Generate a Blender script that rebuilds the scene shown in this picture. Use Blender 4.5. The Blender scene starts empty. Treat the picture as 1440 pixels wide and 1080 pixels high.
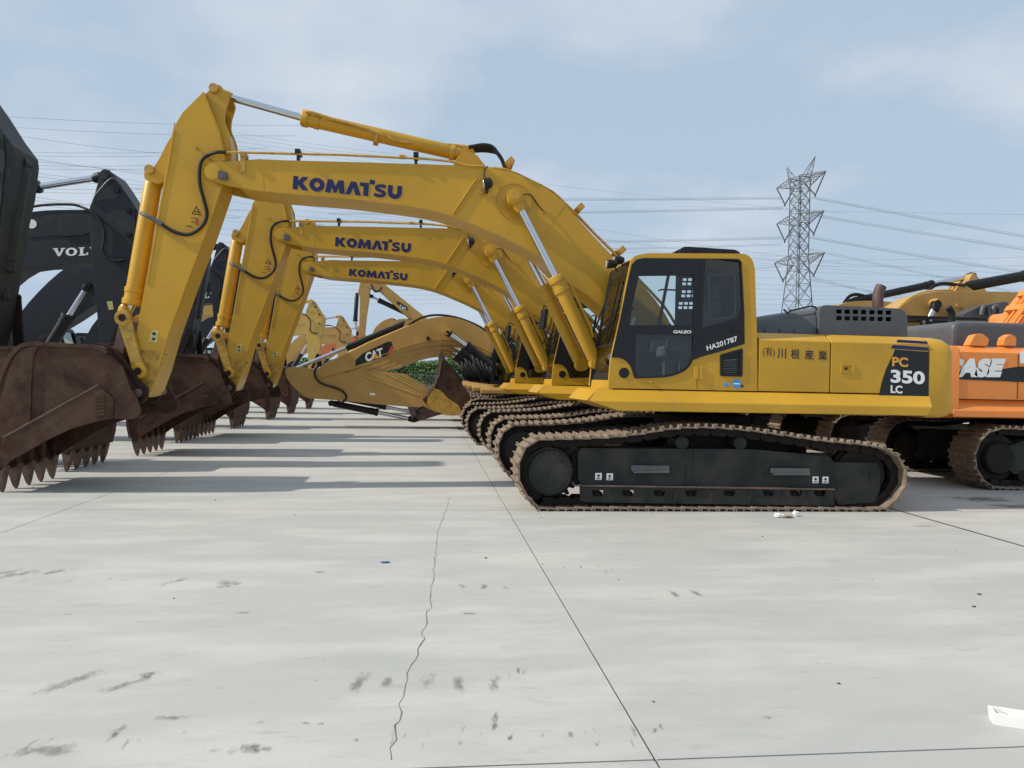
import bpy, bmesh, math, random
from mathutils import Vector, Matrix, noise
from mathutils.geometry import tessellate_polygon
random.seed(7)
S = bpy.context.scene
COL = S.collection

# ------------------------------------------------------------------ camera
EYE = 1.60
FPX = 1060.0
YAW, PITCH, ROLL = math.radians(6.3), math.radians(0.4), math.radians(1.2)
_R0 = Vector((math.cos(YAW), -math.sin(YAW), 0)); _F0 = Vector((math.sin(YAW), math.cos(YAW), 0)); _Z = Vector((0, 0, 1))
CF = _F0*math.cos(PITCH) - _Z*math.sin(PITCH)
_U0 = _Z*math.cos(PITCH) + _F0*math.sin(PITCH)
CR = _R0*math.cos(ROLL) + _U0*math.sin(ROLL)
CU = _U0*math.cos(ROLL) - _R0*math.sin(ROLL)
cam_d = bpy.data.cameras.new('camera'); cam = bpy.data.objects.new('camera', cam_d); COL.objects.link(cam)
cam_d.sensor_fit = 'HORIZONTAL'; cam_d.sensor_width = 36; cam_d.lens = 36*FPX/1440
cam_d.clip_end = 5000; cam_d.clip_start = 0.05
m = Matrix((CR, CU, -CF)).transposed().to_4x4(); m.translation = Vector((0, 0, EYE))
cam.matrix_world = m
S.camera = cam

SKYX, SKYY = 3.69, 11.34
# ------------------------------------------------------------------ sky, sun, exposure
SUN_EL = math.radians(38.5)
SUN_AZ_OFF = math.radians(7)          # sun stands to the left (-X), a little on the viewer's side
sun_dir = Vector((-math.cos(SUN_EL)*math.cos(SUN_AZ_OFF), -math.cos(SUN_EL)*math.sin(SUN_AZ_OFF), math.sin(SUN_EL)))
ld = bpy.data.lights.new('sun', 'SUN'); ld.energy = 4.1; ld.angle = math.radians(0.8); ld.color = (1, .93, .82)
sun = bpy.data.objects.new('sun', ld); COL.objects.link(sun)
sun.rotation_euler = sun_dir.to_track_quat('Z', 'Y').to_euler()
W = bpy.data.worlds.new('World'); S.world = W; W.use_nodes = True
nt = W.node_tree; nt.nodes.clear()
def N(t, tree=None, **k):
    n = (tree or nt).nodes.new(t)
    for a, b in k.items(): setattr(n, a, b)
    return n
out = N('ShaderNodeOutputWorld'); bg = N('ShaderNodeBackground'); bg.inputs[1].default_value = 0.105
sky = N('ShaderNodeTexSky'); sky.sky_type = 'NISHITA'; sky.sun_disc = False
sky.sun_elevation = SUN_EL; sky.sun_rotation = math.atan2(sun_dir.x, sun_dir.y)
sky.air_density = 1.0; sky.dust_density = 2.6; sky.ozone_density = 1.5; sky.altitude = 10
tc = N('ShaderNodeTexCoord'); sep = N('ShaderNodeSeparateXYZ'); nt.links.new(tc.outputs['Generated'], sep.inputs[0])
zz = N('ShaderNodeMath', operation='MAXIMUM'); nt.links.new(sep.outputs[2], zz.inputs[0]); zz.inputs[1].default_value = 0.0
za = N('ShaderNodeMath', operation='ADD'); nt.links.new(zz.outputs[0], za.inputs[0]); za.inputs[1].default_value = 0.22
dx = N('ShaderNodeMath', operation='DIVIDE'); nt.links.new(sep.outputs[0], dx.inputs[0]); nt.links.new(za.outputs[0], dx.inputs[1])
dy = N('ShaderNodeMath', operation='DIVIDE'); nt.links.new(sep.outputs[1], dy.inputs[0]); nt.links.new(za.outputs[0], dy.inputs[1])
cmb = N('ShaderNodeCombineXYZ'); nt.links.new(dx.outputs[0], cmb.inputs[0]); nt.links.new(dy.outputs[0], cmb.inputs[1])
n1 = N('ShaderNodeTexNoise'); n1.inputs['Scale'].default_value = 1.25; n1.inputs['Detail'].default_value = 9; n1.inputs['Roughness'].default_value = .52
off = N('ShaderNodeVectorMath', operation='ADD'); off.inputs[1].default_value = (SKYX, SKYY, 0); nt.links.new(cmb.outputs[0], off.inputs[0]); nt.links.new(off.outputs[0], n1.inputs['Vector'])
r1 = N('ShaderNodeValToRGB'); r1.color_ramp.elements[0].position = .45; r1.color_ramp.elements[1].position = .68
r1.color_ramp.elements[1].color = (.85, .85, .85, 1)
nt.links.new(n1.outputs[0], r1.inputs[0])
# haze: whitens towards the horizon, all the way round
hz = N('ShaderNodeMapRange'); nt.links.new(zz.outputs[0], hz.inputs[0])
hz.inputs[1].default_value = 0.0; hz.inputs[2].default_value = .6; hz.inputs[3].default_value = .93; hz.inputs[4].default_value = .86
skh = N('ShaderNodeMix', data_type='RGBA'); nt.links.new(hz.outputs[0], skh.inputs[0])
nt.links.new(sky.outputs[0], skh.inputs[6]); skh.inputs[7].default_value = (4.6, 5.75, 7.1, 1)
skm = N('ShaderNodeMix', data_type='RGBA'); cf = N('ShaderNodeMapRange'); nt.links.new(zz.outputs[0], cf.inputs[0]); cf.inputs[1].default_value = .03; cf.inputs[2].default_value = .22; cf.inputs[3].default_value = .25; cf.inputs[4].default_value = 1
cm_ = N('ShaderNodeMath', operation='MULTIPLY'); nt.links.new(r1.outputs[0], cm_.inputs[0]); nt.links.new(cf.outputs[0], cm_.inputs[1])
nt.links.new(cm_.outputs[0], skm.inputs[0])
nt.links.new(skh.outputs[2], skm.inputs[6]); skm.inputs[7].default_value = (7.0, 7.4, 8.0, 1)
nt.links.new(skm.outputs[2], bg.inputs[0]); nt.links.new(bg.outputs[0], out.inputs[0])
S.view_settings.view_transform = 'Standard'; S.view_settings.look = 'None'; S.view_settings.gamma = 1
S.view_settings.exposure = 0.0; S.view_settings.use_curve_mapping = False
S.render.engine = 'CYCLES'

# ------------------------------------------------------------------ helpers
def W3(px, py, Y):
    "a point of the photograph at the depth Y"
    d = CF*FPX + CR*(px-720) - CU*(py-540)
    t = Y/d.y
    return Vector((d.x*t, Y, EYE + d.z*t))
def G3(px, py, z=0.0):
    d = CF*FPX + CR*(px-720) - CU*(py-540)
    t = (z-EYE)/d.z
    return Vector((d.x*t, d.y*t, z))
def XZ(px, py, Y):
    p = W3(px, py, Y); return (p.x, p.z)
def poly(pts, Y): return [XZ(a, b, Y) for a, b in pts]
ORG = Vector((0, 0, 0))

def smooth(pts, n=4, closed=False):
    "Catmull-Rom through points of any dimension"
    P = [Vector(p) for p in pts]; L = len(P); o = []
    rng = L if closed else L-1
    for i in range(rng):
        p0 = P[(i-1) % L] if (closed or i > 0) else P[0]*2-P[1]
        p1 = P[i]; p2 = P[(i+1) % L]
        p3 = P[(i+2) % L] if (closed or i+2 < L) else P[-1]*2-P[-2]
        for k in range(n):
            t = k/n
            o.append(0.5*((2*p1)+(p2-p0)*t+(2*p0-5*p1+4*p2-p3)*t*t+(3*p1-p0-3*p2+p3)*t**3))
    if not closed: o.append(P[-1])
    return o
def circle(c, r, n=24, a0=0): return [(c[0]+r*math.cos(a0+2*math.pi*i/n), c[1]+r*math.sin(a0+2*math.pi*i/n)) for i in range(n)]
def rounded(pts, r, n=4):
    o = []; L = len(pts)
    for i in range(L):
        p = Vector(pts[i]); a = Vector(pts[i-1])-p; b = Vector(pts[(i+1) % L])-p
        rr = min(r[i] if isinstance(r, (list, tuple)) else r, a.length*.45, b.length*.45)
        if rr <= 0.0005: o.append(tuple(p)); continue
        a.normalize(); b.normalize()
        A = p+a*rr; B = p+b*rr
        for k in range(n+1):
            t = k/n; o.append(tuple(A*(1-t)**2+p*2*t*(1-t)+B*t*t))
    return o

class MB:
    def __init__(s): s.v = []; s.f = []
    def add(s, v, f):
        b = len(s.v); s.v += [tuple(p) for p in v]; s.f += [tuple(i+b for i in q) for q in f]; return s
    def box(s, a, b):
        (x0, y0, z0), (x1, y1, z1) = a, b
        v = [(x0,y0,z0),(x1,y0,z0),(x1,y1,z0),(x0,y1,z0),(x0,y0,z1),(x1,y0,z1),(x1,y1,z1),(x0,y1,z1)]
        return s.add(v, [(0,3,2,1),(4,5,6,7),(0,1,5,4),(1,2,6,5),(2,3,7,6),(3,0,4,7)])
    def obox(s, c, ax, ay, az):
        "box with centre and three half-axis vectors"
        c, ax, ay, az = map(Vector, (c, ax, ay, az))
        v = [c+ax*i+ay*j+az*k for k in (-1, 1) for (i, j) in ((-1,-1),(1,-1),(1,1),(-1,1))]
        return s.add(v, [(0,3,2,1),(4,5,6,7),(0,1,5,4),(1,2,6,5),(2,3,7,6),(3,0,4,7)])
    def prism(s, pts, y0, y1, axis='y'):
        pts = [tuple(p) for p in pts]; n = len(pts)
        ar = sum(pts[i-1][0]*pts[i][1]-pts[i][0]*pts[i-1][1] for i in range(n))
        if ar < 0: pts = pts[::-1]
        if axis == 'y': v = [(x, y0, z) for x, z in pts]+[(x, y1, z) for x, z in pts]
        elif axis == 'x': v = [(y0, x, z) for x, z in pts]+[(y1, x, z) for x, z in pts]
        else: v = [(x, z, y0) for x, z in pts]+[(x, z, y1) for x, z in pts]
        f = [tuple(range(n)), tuple(range(2*n-1, n-1, -1))]+[(i, i+n, (i+1) % n+n, (i+1) % n) for i in range(n)]
        if axis != 'y': f = [q[::-1] for q in f]
        return s.add(v, f)
    def plate(s, outer, holes, y0, y1):
        loops = [outer]+holes
        L3 = [[Vector((x, z, 0)) for x, z in l] for l in loops]
        tri = tessellate_polygon(L3)
        flat = [p for l in loops for p in l]; n = len(flat)
        v = [(x, y0, z) for x, z in flat]+[(x, y1, z) for x, z in flat]
        f = []
        for t in tri:
            a, b, c = (Vector(flat[i]) for i in t)
            if (b-a).cross(c-a) < 0: t = t[::-1]
            f.append(tuple(t)); f.append(tuple(i+n for i in t[::-1]))
        o = 0
        for k, l in enumerate(loops):
            m_ = len(l); ar = sum(l[i-1][0]*l[i][1]-l[i][0]*l[i-1][1] for i in range(m_))
            for i in range(m_):
                a, b = o+i, o+(i+1) % m_
                q = (a, a+n, b+n, b)
                if (ar < 0) != (k > 0): q = q[::-1]
                f.append(q)
            o += m_
        return s.add(v, f)
    def flat(s, loops, y):
        L3 = [[Vector((x, z, 0)) for x, z in l] for l in loops]
        tri = tessellate_polygon(L3); fl = [p for l in loops for p in l]; f = []
        for t in tri:
            a, b, c = (Vector(fl[i]) for i in t)
            f.append(tuple(t) if (b-a).cross(c-a) > 0 else tuple(t[::-1]))
        return s.add([(x, y, z) for x, z in fl], f)
    def cyl(s, p0, p1, r, n=20, r1=None):
        p0, p1 = Vector(p0), Vector(p1); r1 = r if r1 is None else r1
        d = (p1-p0).normalized(); u = d.orthogonal().normalized(); w = d.cross(u)
        v = [p0+(u*math.cos(2*math.pi*i/n)+w*math.sin(2*math.pi*i/n))*r for i in range(n)]
        v += [p1+(u*math.cos(2*math.pi*i/n)+w*math.sin(2*math.pi*i/n))*r1 for i in range(n)]
        f = [tuple(range(n-1, -1, -1)), tuple(range(n, 2*n))]+[(i, (i+1) % n, (i+1) % n+n, i+n) for i in range(n)]
        return s.add(v, f)
    def rev(s, p0, p1, prof, n=24):
        "surface of revolution, prof = (t along axis 0..1, radius)"
        p0, p1 = Vector(p0), Vector(p1); d = p1-p0; dn = d.normalized(); u = dn.orthogonal().normalized(); w = dn.cross(u)
        v = []; f = []
        for t, r in prof: v += [p0+d*t+(u*math.cos(2*math.pi*i/n)+w*math.sin(2*math.pi*i/n))*r for i in range(n)]
        for k in range(len(prof)-1):
            f += [(k*n+i, k*n+(i+1) % n, (k+1)*n+(i+1) % n, (k+1)*n+i) for i in range(n)]
        f += [tuple(range(n-1, -1, -1)), tuple(range((len(prof)-1)*n, len(prof)*n))]
        return s.add(v, f)
    def tube(s, pts, r, n=8, sm=0):
        P = smooth(pts, sm) if sm else [Vector(p) for p in pts]
        L = len(P); v = []; f = []; u = None
        for i, p in enumerate(P):
            d = (P[min(i+1, L-1)]-P[max(i-1, 0)]).normalized()
            u = d.orthogonal().normalized() if u is None else (u-d*u.dot(d)).normalized()
            w = d.cross(u)
            v += [p+(u*math.cos(2*math.pi*k/n)+w*math.sin(2*math.pi*k/n))*r for k in range(n)]
        for i in range(L-1):
            f += [(i*n+k, i*n+(k+1) % n, (i+1)*n+(k+1) % n, (i+1)*n+k) for k in range(n)]
        f += [tuple(range(n-1, -1, -1)), tuple(range((L-1)*n, L*n))]
        return s.add(v, f)
    def mesh(s, name, mat, bevel=0, seg=2, org=None, smoothang=32):
        o = ORG if org is None else org
        me = bpy.data.meshes.new(name); me.from_pydata([Vector(p)-o for p in s.v], [], s.f)
        if bevel:
            bm = bmesh.new(); bm.from_mesh(me)
            bmesh.ops.remove_doubles(bm, verts=bm.verts, dist=1e-5)
            es = [e for e in bm.edges if len(e.link_faces) == 2 and e.calc_face_angle(0) > math.radians(28)]
            bmesh.ops.bevel(bm, geom=es, offset=bevel, segments=seg, affect='EDGES', clamp_overlap=True, profile=.6)
            bm.to_mesh(me); bm.free()
        me.polygons.foreach_set('use_smooth', [True]*len(me.polygons))
        try: me.set_sharp_from_angle(angle=math.radians(smoothang))
        except Exception: pass
        me.materials.append(mat); me.update(); return me
    def build(s, name, mat, parent=None, bevel=0, seg=2, kind=None, label=None, smoothang=32, org=None):
        ob = bpy.data.objects.new(name, s.mesh(name, mat, bevel, seg, org, smoothang)); COL.objects.link(ob)
        if parent: ob.parent = parent
        if bevel:
            wn = ob.modifiers.new('weighted_normals', 'WEIGHTED_NORMAL'); wn.keep_sharp = True; wn.weight = 100
        if kind: ob['kind'] = kind
        if label: ob['label'] = label
        return ob
def tag(o, label, cat, group=None, kind=None):
    o['label'] = label; o['category'] = cat
    if group: o['group'] = group
    if kind: o['kind'] = kind
    return o
def thing(name, loc, label, cat, group=None):
    global ORG
    o = bpy.data.objects.new(name, None); COL.objects.link(o); o.location = loc; o.empty_display_size = .3
    ORG = Vector(loc); return tag(o, label, cat, group)
def endthing():
    global ORG
    ORG = Vector((0, 0, 0))
def inst(name, me, parent, M):
    o = bpy.data.objects.new(name, me); COL.objects.link(o); o.parent = parent; o.matrix_local = M; return o
def kids(o): return [c for c in KID.get(o.name, [])]
KID = {}
def index_kids():
    KID.clear()
    for o in bpy.data.objects:
        if o.parent: KID.setdefault(o.parent.name, []).append(o)
def dup(o, parent=None, skip=(), swap=None):
    if (o.get('skipcopy') and 'unique' in skip) or o.name.split('.')[0] in skip: return None
    c = o.copy(); COL.objects.link(c); c.parent = parent
    if swap and c.data:
        mm = [swap.get(s.material.name, s.material) for s in o.material_slots]
        if any(a is not b.material for a, b in zip(mm, o.material_slots)):
            key = (o.data.name, id(swap))
            if key not in SWAP:
                d = o.data.copy(); SWAP[key] = d
                for i, a in enumerate(mm): d.materials[i] = a
            c.data = SWAP[key]
    for ch in KID.get(o.name, []): dup(ch, c, skip, swap)
    return c
SWAP = {}

# ------------------------------------------------------------------ materials
def mat(name, col, rough=.5, metal=0, var=.12, vscale=3, bump=0, bscale=60, dirt=None, damt=.3, dscale=2.5, coat=0, streak=False, spec=.5):
    M = bpy.data.materials.new(name); M.use_nodes = True; t = M.node_tree; b = t.nodes['Principled BSDF']
    b.inputs['Roughness'].default_value = rough; b.inputs['Metallic'].default_value = metal
    b.inputs['Specular IOR Level'].default_value = spec
    if coat: b.inputs['Coat Weight'].default_value = coat; b.inputs['Coat Roughness'].default_value = .25
    g = N('ShaderNodeTexCoord', t); n = N('ShaderNodeTexNoise', t); n.inputs['Scale'].default_value = vscale; n.inputs['Detail'].default_value = 6
    mp = N('ShaderNodeMapping', t); oi = N('ShaderNodeObjectInfo', t); om = N('ShaderNodeMath', t, operation='MULTIPLY'); om.inputs[1].default_value = 40; t.links.new(oi.outputs['Random'], om.inputs[0])
    ov = N('ShaderNodeVectorMath', t, operation='ADD'); t.links.new(g.outputs['Object'], ov.inputs[0]); t.links.new(om.outputs[0], ov.inputs[1]); t.links.new(ov.outputs[0], mp.inputs[0])
    if streak: mp.inputs['Scale'].default_value = (1, 1, .22)
    t.links.new(mp.outputs[0], n.inputs['Vector'])
    r = N('ShaderNodeMapRange', t); t.links.new(n.outputs[0], r.inputs[0]); r.inputs[1].default_value = .3; r.inputs[2].default_value = .7
    r.inputs[3].default_value = 1-var; r.inputs[4].default_value = 1+var
    mlt = N('ShaderNodeMix', t, data_type='RGBA', blend_type='MULTIPLY'); mlt.inputs[0].default_value = 1
    mlt.inputs[6].default_value = (*col, 1); t.links.new(r.outputs[0], mlt.inputs[7])
    src = mlt.outputs[2]
    if dirt:
        n2 = N('ShaderNodeTexNoise', t); n2.inputs['Scale'].default_value = dscale; n2.inputs['Detail'].default_value = 10; n2.inputs['Roughness'].default_value = .7
        t.links.new(mp.outputs[0], n2.inputs['Vector'])
        r2 = N('ShaderNodeMapRange', t); t.links.new(n2.outputs[0], r2.inputs[0]); r2.inputs[1].default_value = .62-damt*.45; r2.inputs[2].default_value = .8-damt*.25
        r2.inputs[3].default_value = 0; r2.inputs[4].default_value = min(1, damt*2)
        mm = N('ShaderNodeMix', t, data_type='RGBA'); t.links.new(r2.outputs[0], mm.inputs[0]); t.links.new(src, mm.inputs[6]); mm.inputs[7].default_value = (*dirt, 1)
        src = mm.outputs[2]
        rr = N('ShaderNodeMapRange', t); t.links.new(r2.outputs[0], rr.inputs[0]); rr.inputs[3].default_value = rough; rr.inputs[4].default_value = min(1, rough+.35)
        t.links.new(rr.outputs[0], b.inputs['Roughness'])
    t.links.new(src, b.inputs['Base Color'])
    if bump:
        nb = N('ShaderNodeTexNoise', t); nb.inputs['Scale'].default_value = bscale; nb.inputs['Detail'].default_value = 5
        t.links.new(g.outputs['Object'], nb.inputs['Vector'])
        bp = N('ShaderNodeBump', t); bp.inputs['Strength'].default_value = bump; bp.inputs['Distance'].default_value = .01
        t.links.new(nb.outputs[0], bp.inputs['Height']); t.links.new(bp.outputs[0], b.inputs['Normal'])
    return M
def glass(name, tint, alpha):
    M = bpy.data.materials.new(name); M.use_nodes = True; t = M.node_tree; t.nodes.clear()
    o = N('ShaderNodeOutputMaterial', t); tr = N('ShaderNodeBsdfTransparent', t); tr.inputs[0].default_value = (*tint, 1)
    gl = N('ShaderNodeBsdfGlossy', t); gl.inputs['Roughness'].default_value = .02
    fr = N('ShaderNodeFresnel', t); fr.inputs[0].default_value = 1.5
    ad = N('ShaderNodeMath', t, operation='ADD'); t.links.new(fr.outputs[0], ad.inputs[0]); ad.inputs[1].default_value = alpha
    mx = N('ShaderNodeMixShader', t); t.links.new(ad.outputs[0], mx.inputs[0]); t.links.new(tr.outputs[0], mx.inputs[1]); t.links.new(gl.outputs[0], mx.inputs[2])
    t.links.new(mx.outputs[0], o.inputs[0]); return M
YEL = mat('yellow_paint', (.54, .300, .020), .36, var=.11, vscale=1.1, dirt=(.36, .225, .05), damt=.20, dscale=2.6, coat=.08, spec=.4, bump=.03, bscale=12)
YELW = mat('worn_yellow_paint', (.52, .30, .045), .5, var=.12, dirt=(.10, .055, .03), damt=.34, dscale=9)
CATY = mat('ochre_yellow_paint', (.47, .275, .075), .45, var=.08, dirt=(.26, .18, .09), damt=.15)
PALEY = mat('light_yellow_paint', (.58, .38, .09), .5, var=.1, dirt=(.3, .22, .1), damt=.2)
ORA = mat('orange_paint', (.80, .25, .04), .4, var=.06, coat=.2, dirt=(.4, .2, .08), damt=.08)
REDO = mat('red_orange_paint', (.55, .15, .05), .5, var=.1)
VOLG = mat('charcoal_paint', (.020, .025, .031), .5, spec=.35, var=.15, dirt=(.09, .09, .085), damt=.16, dscale=4)
VOLGR = mat('dusty_green_grey_paint', (.022, .028, .026), .55, spec=.3, var=.2, dirt=(.10, .10, .085), damt=.25, dscale=4)
GREY = mat('grey_machine_paint', (.085, .092, .095), .5, var=.15, dirt=(.15, .14, .13), damt=.2, dscale=3, streak=True)
HOODG = mat('dark_grey_hood_paint', (.085, .090, .098), .42, var=.1, dirt=(.16, .15, .14), damt=.12)
FRAMEG = mat('track_frame_grey', (.026, .029, .027), .6, var=.35, spec=.25, dirt=(.068, .058, .046), damt=.36, dscale=3, bump=.15, bscale=30)
NAVYK = mat('dark_ink_decal', (.010, .011, .030), .45, var=.05)
BLACK = mat('black_plastic', (.010, .011, .012), .42, var=.2, spec=.35)
BLK2 = mat('black_satin_panel', (.012, .013, .016), .32, var=.12, spec=.35)
RUB = mat('black_rubber', (.010, .010, .010), .5, spec=.35)
DARKM = mat('greasy_dark_steel', (.016, .013, .011), .65, spec=.2, var=.3, dirt=(.045, .030, .02), damt=.3, dscale=6, bump=.2)
YELD = mat('chipped_yellow_paint', (.50, .285, .03), .55, var=.15, dirt=(.045, .028, .018), damt=.42, dscale=10, bump=.15)
CHR = mat('chrome_rod', (.62, .65, .70), .16, metal=1, var=.03)
SHOE = mat('dusty_track_steel', (.27, .215, .16), .62, metal=.15, var=.25, vscale=9, dirt=(.15, .095, .06), damt=.44, dscale=11, bump=.3, bscale=50)
RUST = mat('rusty_bucket_steel', (.052, .021, .013), .6, var=.55, vscale=1.8, spec=.22, dirt=(.105, .070, .046), damt=.46, dscale=3.2, bump=.6, bscale=9)
RUSTD = mat('dark_rust', (.034, .016, .012), .7, spec=.2, var=.35, vscale=4, dirt=(.10, .06, .045), damt=.3, dscale=8, bump=.35, bscale=22)
TOOTH = mat('worn_tooth_steel', (.13, .078, .054), .5, metal=.1, var=.3, vscale=8, dirt=(.06, .035, .028), damt=.35, dscale=12, bump=.2)
LINKR = mat('rusty_link_steel', (.12, .07, .055), .55, var=.3, vscale=7, dirt=(.22, .17, .15), damt=.3, dscale=10, bump=.2)
BLUE = mat('navy_decal', (.007, .010, .085), .35, var=.05)
WHITE = mat('white_decal', (.84, .84, .82), .5, var=.04)
ORDEC = mat('orange_decal', (.72, .33, .05), .5, var=.04)
BLKDEC = mat('black_decal', (.014, .017, .020), .35, var=.05, spec=.35)
REDDEC = mat('red_decal', (.5, .05, .04), .5)
BLUED = mat('light_blue_sticker', (.05, .28, .62), .4)
STK = mat('pale_yellow_sticker', (.52, .48, .18), .5, var=.2, vscale=30)
GLS = glass('cab_glass', (.76, .85, .82), .03)
GLD = glass('tinted_cab_glass', (.60, .67, .65), .04)
SEAT = mat('grey_seat_fabric', (.07, .08, .085), .8, var=.2)
LAMPG = mat('lamp_lens', (.35, .34, .30), .15)
# ------------------------------------------------------------------ ground: one sheet to the horizon, concrete slabs laid on it
def ground_mat():
    M = bpy.data.materials.new('concrete'); M.use_nodes = True; t = M.node_tree; b = t.nodes['Principled BSDF']
    g = N('ShaderNodeNewGeometry', t); b.inputs['Roughness'].default_value = .72; b.inputs['Specular IOR Level'].default_value = .35
    def noise_(sc, det, ro, mp=(1, 1, 1), rot=0):
        m_ = N('ShaderNodeMapping', t); m_.inputs['Scale'].default_value = mp; m_.inputs['Rotation'].default_value = (0, 0, rot)
        t.links.new(g.outputs['Position'], m_.inputs[0])
        n = N('ShaderNodeTexNoise', t); n.inputs['Scale'].default_value = sc; n.inputs['Detail'].default_value = det; n.inputs['Roughness'].default_value = ro
        t.links.new(m_.outputs[0], n.inputs['Vector']); return n
    def rng(n, a, b_, c, d):
        r = N('ShaderNodeMapRange', t); t.links.new(n.outputs[0], r.inputs[0])
        for i, v in enumerate((a, b_, c, d)): r.inputs[i+1].default_value = v
        return r
    def mixc(fac, a, col, amt=None):
        m_ = N('ShaderNodeMix', t, data_type='RGBA'); t.links.new(fac.outputs[0], m_.inputs[0]); t.links.new(a, m_.inputs[6]); m_.inputs[7].default_value = (*col, 1); return m_.outputs[2]
    base = N('ShaderNodeRGB', t); base.outputs[0].default_value = (.475, .47, .44, 1)
    c = base.outputs[0]
    c = mixc(rng(noise_(.35, 4, .5), .35, .7, 0, .6), c, (.40, .41, .405))
    c = mixc(rng(noise_(1.3, 7, .6, (.5, 1.6, 1)), .46, .62, 0, .8), c, (.55, .54, .505))
    c = mixc(rng(noise_(.9, 9, .62, (.45, 1.5, 1), .2), .50, .8, 0, .7), c, (.36, .365, .355))
    c = mixc(rng(noise_(2.2, 8, .7, (.35, 3, 1), .45), .62, .78, 0, .55), c, (.32, .315, .30))
    c = mixc(rng(noise_(5, 8, .7, (.5, 2, 1), -.3), .58, .74, 0, .6), c, (.30, .29, .27))
    c = mixc(rng(noise_(120, 3, .6), .45, .8, 0, .35), c, (.36, .36, .34))
    # warm dust where machines have tracked
    c = mixc(rng(noise_(.22, 5, .5, (1, .6, 1), .1), .5, .8, 0, .55), c, (.50, .455, .40))
    o = N('ShaderNodeObjectInfo', t); r = N('ShaderNodeMapRange', t); t.links.new(o.outputs['Random'], r.inputs[0]); r.inputs[3].default_value = .965; r.inputs[4].default_value = 1.03
    m_ = N('ShaderNodeMix', t, data_type='RGBA', blend_type='MULTIPLY'); m_.inputs[0].default_value = 1; t.links.new(c, m_.inputs[6]); t.links.new(r.outputs[0], m_.inputs[7])
    t.links.new(m_.outputs[2], b.inputs['Base Color'])
    nb = noise_(9, 8, .75, (.7, 1.4, 1)); nb2 = noise_(140, 2, .5)
    ad = N('ShaderNodeMath', t, operation='MULTIPLY_ADD'); t.links.new(nb2.outputs[0], ad.inputs[0]); ad.inputs[1].default_value = .15; t.links.new(nb.outputs[0], ad.inputs[2])
    bp = N('ShaderNodeBump', t); bp.inputs['Strength'].default_value = .22; bp.inputs['Distance'].default_value = .012
    t.links.new(ad.outputs[0], bp.inputs['Height']); t.links.new(bp.outputs[0], b.inputs['Normal'])
    return M
CONC = ground_mat()
DIRT = mat('joint_dirt', (.06, .055, .05), .9, var=.3)
EARTH = mat('bare_earth', (.20, .19, .16), .9, var=.2, vscale=.1)
gm = MB().add([(-1500, -60, -.03), (1500, -60, -.03), (1500, 2500, -.03), (-1500, 2500, -.03)], [(0, 1, 2, 3)])
ground = gm.build('ground', EARTH, kind='structure')
jb = MB().box((-46, -8.9, -.028), (61, 81.3, -.014)); jb.build('joint_bed', DIRT, ground)
SX, SY = 5.08, 6.02
gap = .0055
sm_ = MB().prism(rounded([(-SX/2+gap, -SY/2+gap), (SX/2-gap, -SY/2+gap), (SX/2-gap, SY/2-gap), (-SX/2+gap, SY/2-gap)], .004, 1), -.012, 0, 'z').mesh('slab', CONC, 0)
XJ, YJ = .985, 3.09
for i in range(-9, 11):
    for j in range(-2, 13):
        inst('slab', sm_, ground, Matrix.Translation((XJ+SX*(i+.5), YJ+SY*(j+.5), 0)))
MB().box((XJ+SX-.02, -3, -.011), (XJ+SX+.022, 60, .0006)).build('joint_filler', DIRT, ground)
# crack running towards the viewer
crk = [(632, 700), (626, 722), (616, 745), (612, 790), (606, 830), (607, 850), (598, 876), (597, 898), (586, 921), (571, 948), (568, 970), (562, 1002), (560, 1020), (553, 1052), (545, 1078)]
CRK = mat('crack_dirt', (.15, .14, .125), .95)
cm = MB(); pts = []
for i in range(len(crk)-1):
    a, b = G3(*crk[i]), G3(*crk[i+1]); n = max(3, int((b-a).length/.07))
    for k in range(n):
        p = a.lerp(b, k/n); pts.append(Vector((p.x+random.gauss(0, .008), p.y, .0015)))
v = []; f = []
for i, p in enumerate(pts):
    w = .0012+abs(random.gauss(0, .0012)); v += [(p.x-w, p.y, .0015), (p.x+w, p.y, .0015)]
    if i: f.append((2*i-2, 2*i-1, 2*i+1, 2*i))
cm.add(v, f).build('crack', CRK, ground)
# rubbed dark marks left by tracks and boxes
def stain_mat(name, col, thr):
    M = bpy.data.materials.new(name); M.use_nodes = True; t = M.node_tree; b = t.nodes['Principled BSDF']
    b.inputs['Base Color'].default_value = (*col, 1); b.inputs['Roughness'].default_value = .8
    g = N('ShaderNodeTexCoord', t); mp = N('ShaderNodeMapping', t); mp.inputs['Scale'].default_value = (1, .45, 1); t.links.new(N('ShaderNodeNewGeometry', t).outputs['Position'], mp.inputs[0])
    n = N('ShaderNodeTexNoise', t); n.inputs['Scale'].default_value = 11; n.inputs['Detail'].default_value = 12; n.inputs['Roughness'].default_value = .78; t.links.new(mp.outputs[0], n.inputs['Vector'])
    # fade at the patch's rim
    sp = N('ShaderNodeVectorMath', t, operation='LENGTH'); uv = N('ShaderNodeUVMap', t)
    t.links.new(uv.outputs[0], sp.inputs[0])
    e = N('ShaderNodeMapRange', t); t.links.new(sp.outputs['Value'], e.inputs[0]); e.inputs[1].default_value = .1; e.inputs[2].default_value = 1; e.inputs[3].default_value = 0; e.inputs[4].default_value = .24
    s_ = N('ShaderNodeMath', t, operation='SUBTRACT'); t.links.new(n.outputs[0], s_.inputs[0]); t.links.new(e.outputs[0], s_.inputs[1])
    r = N('ShaderNodeMapRange', t); t.links.new(s_.outputs[0], r.inputs[0]); r.inputs[1].default_value = thr; r.inputs[2].default_value = thr+.16; r.inputs[3].default_value = 0; r.inputs[4].default_value = .42
    t.links.new(r.outputs[0], b.inputs['Alpha']); return M
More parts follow.
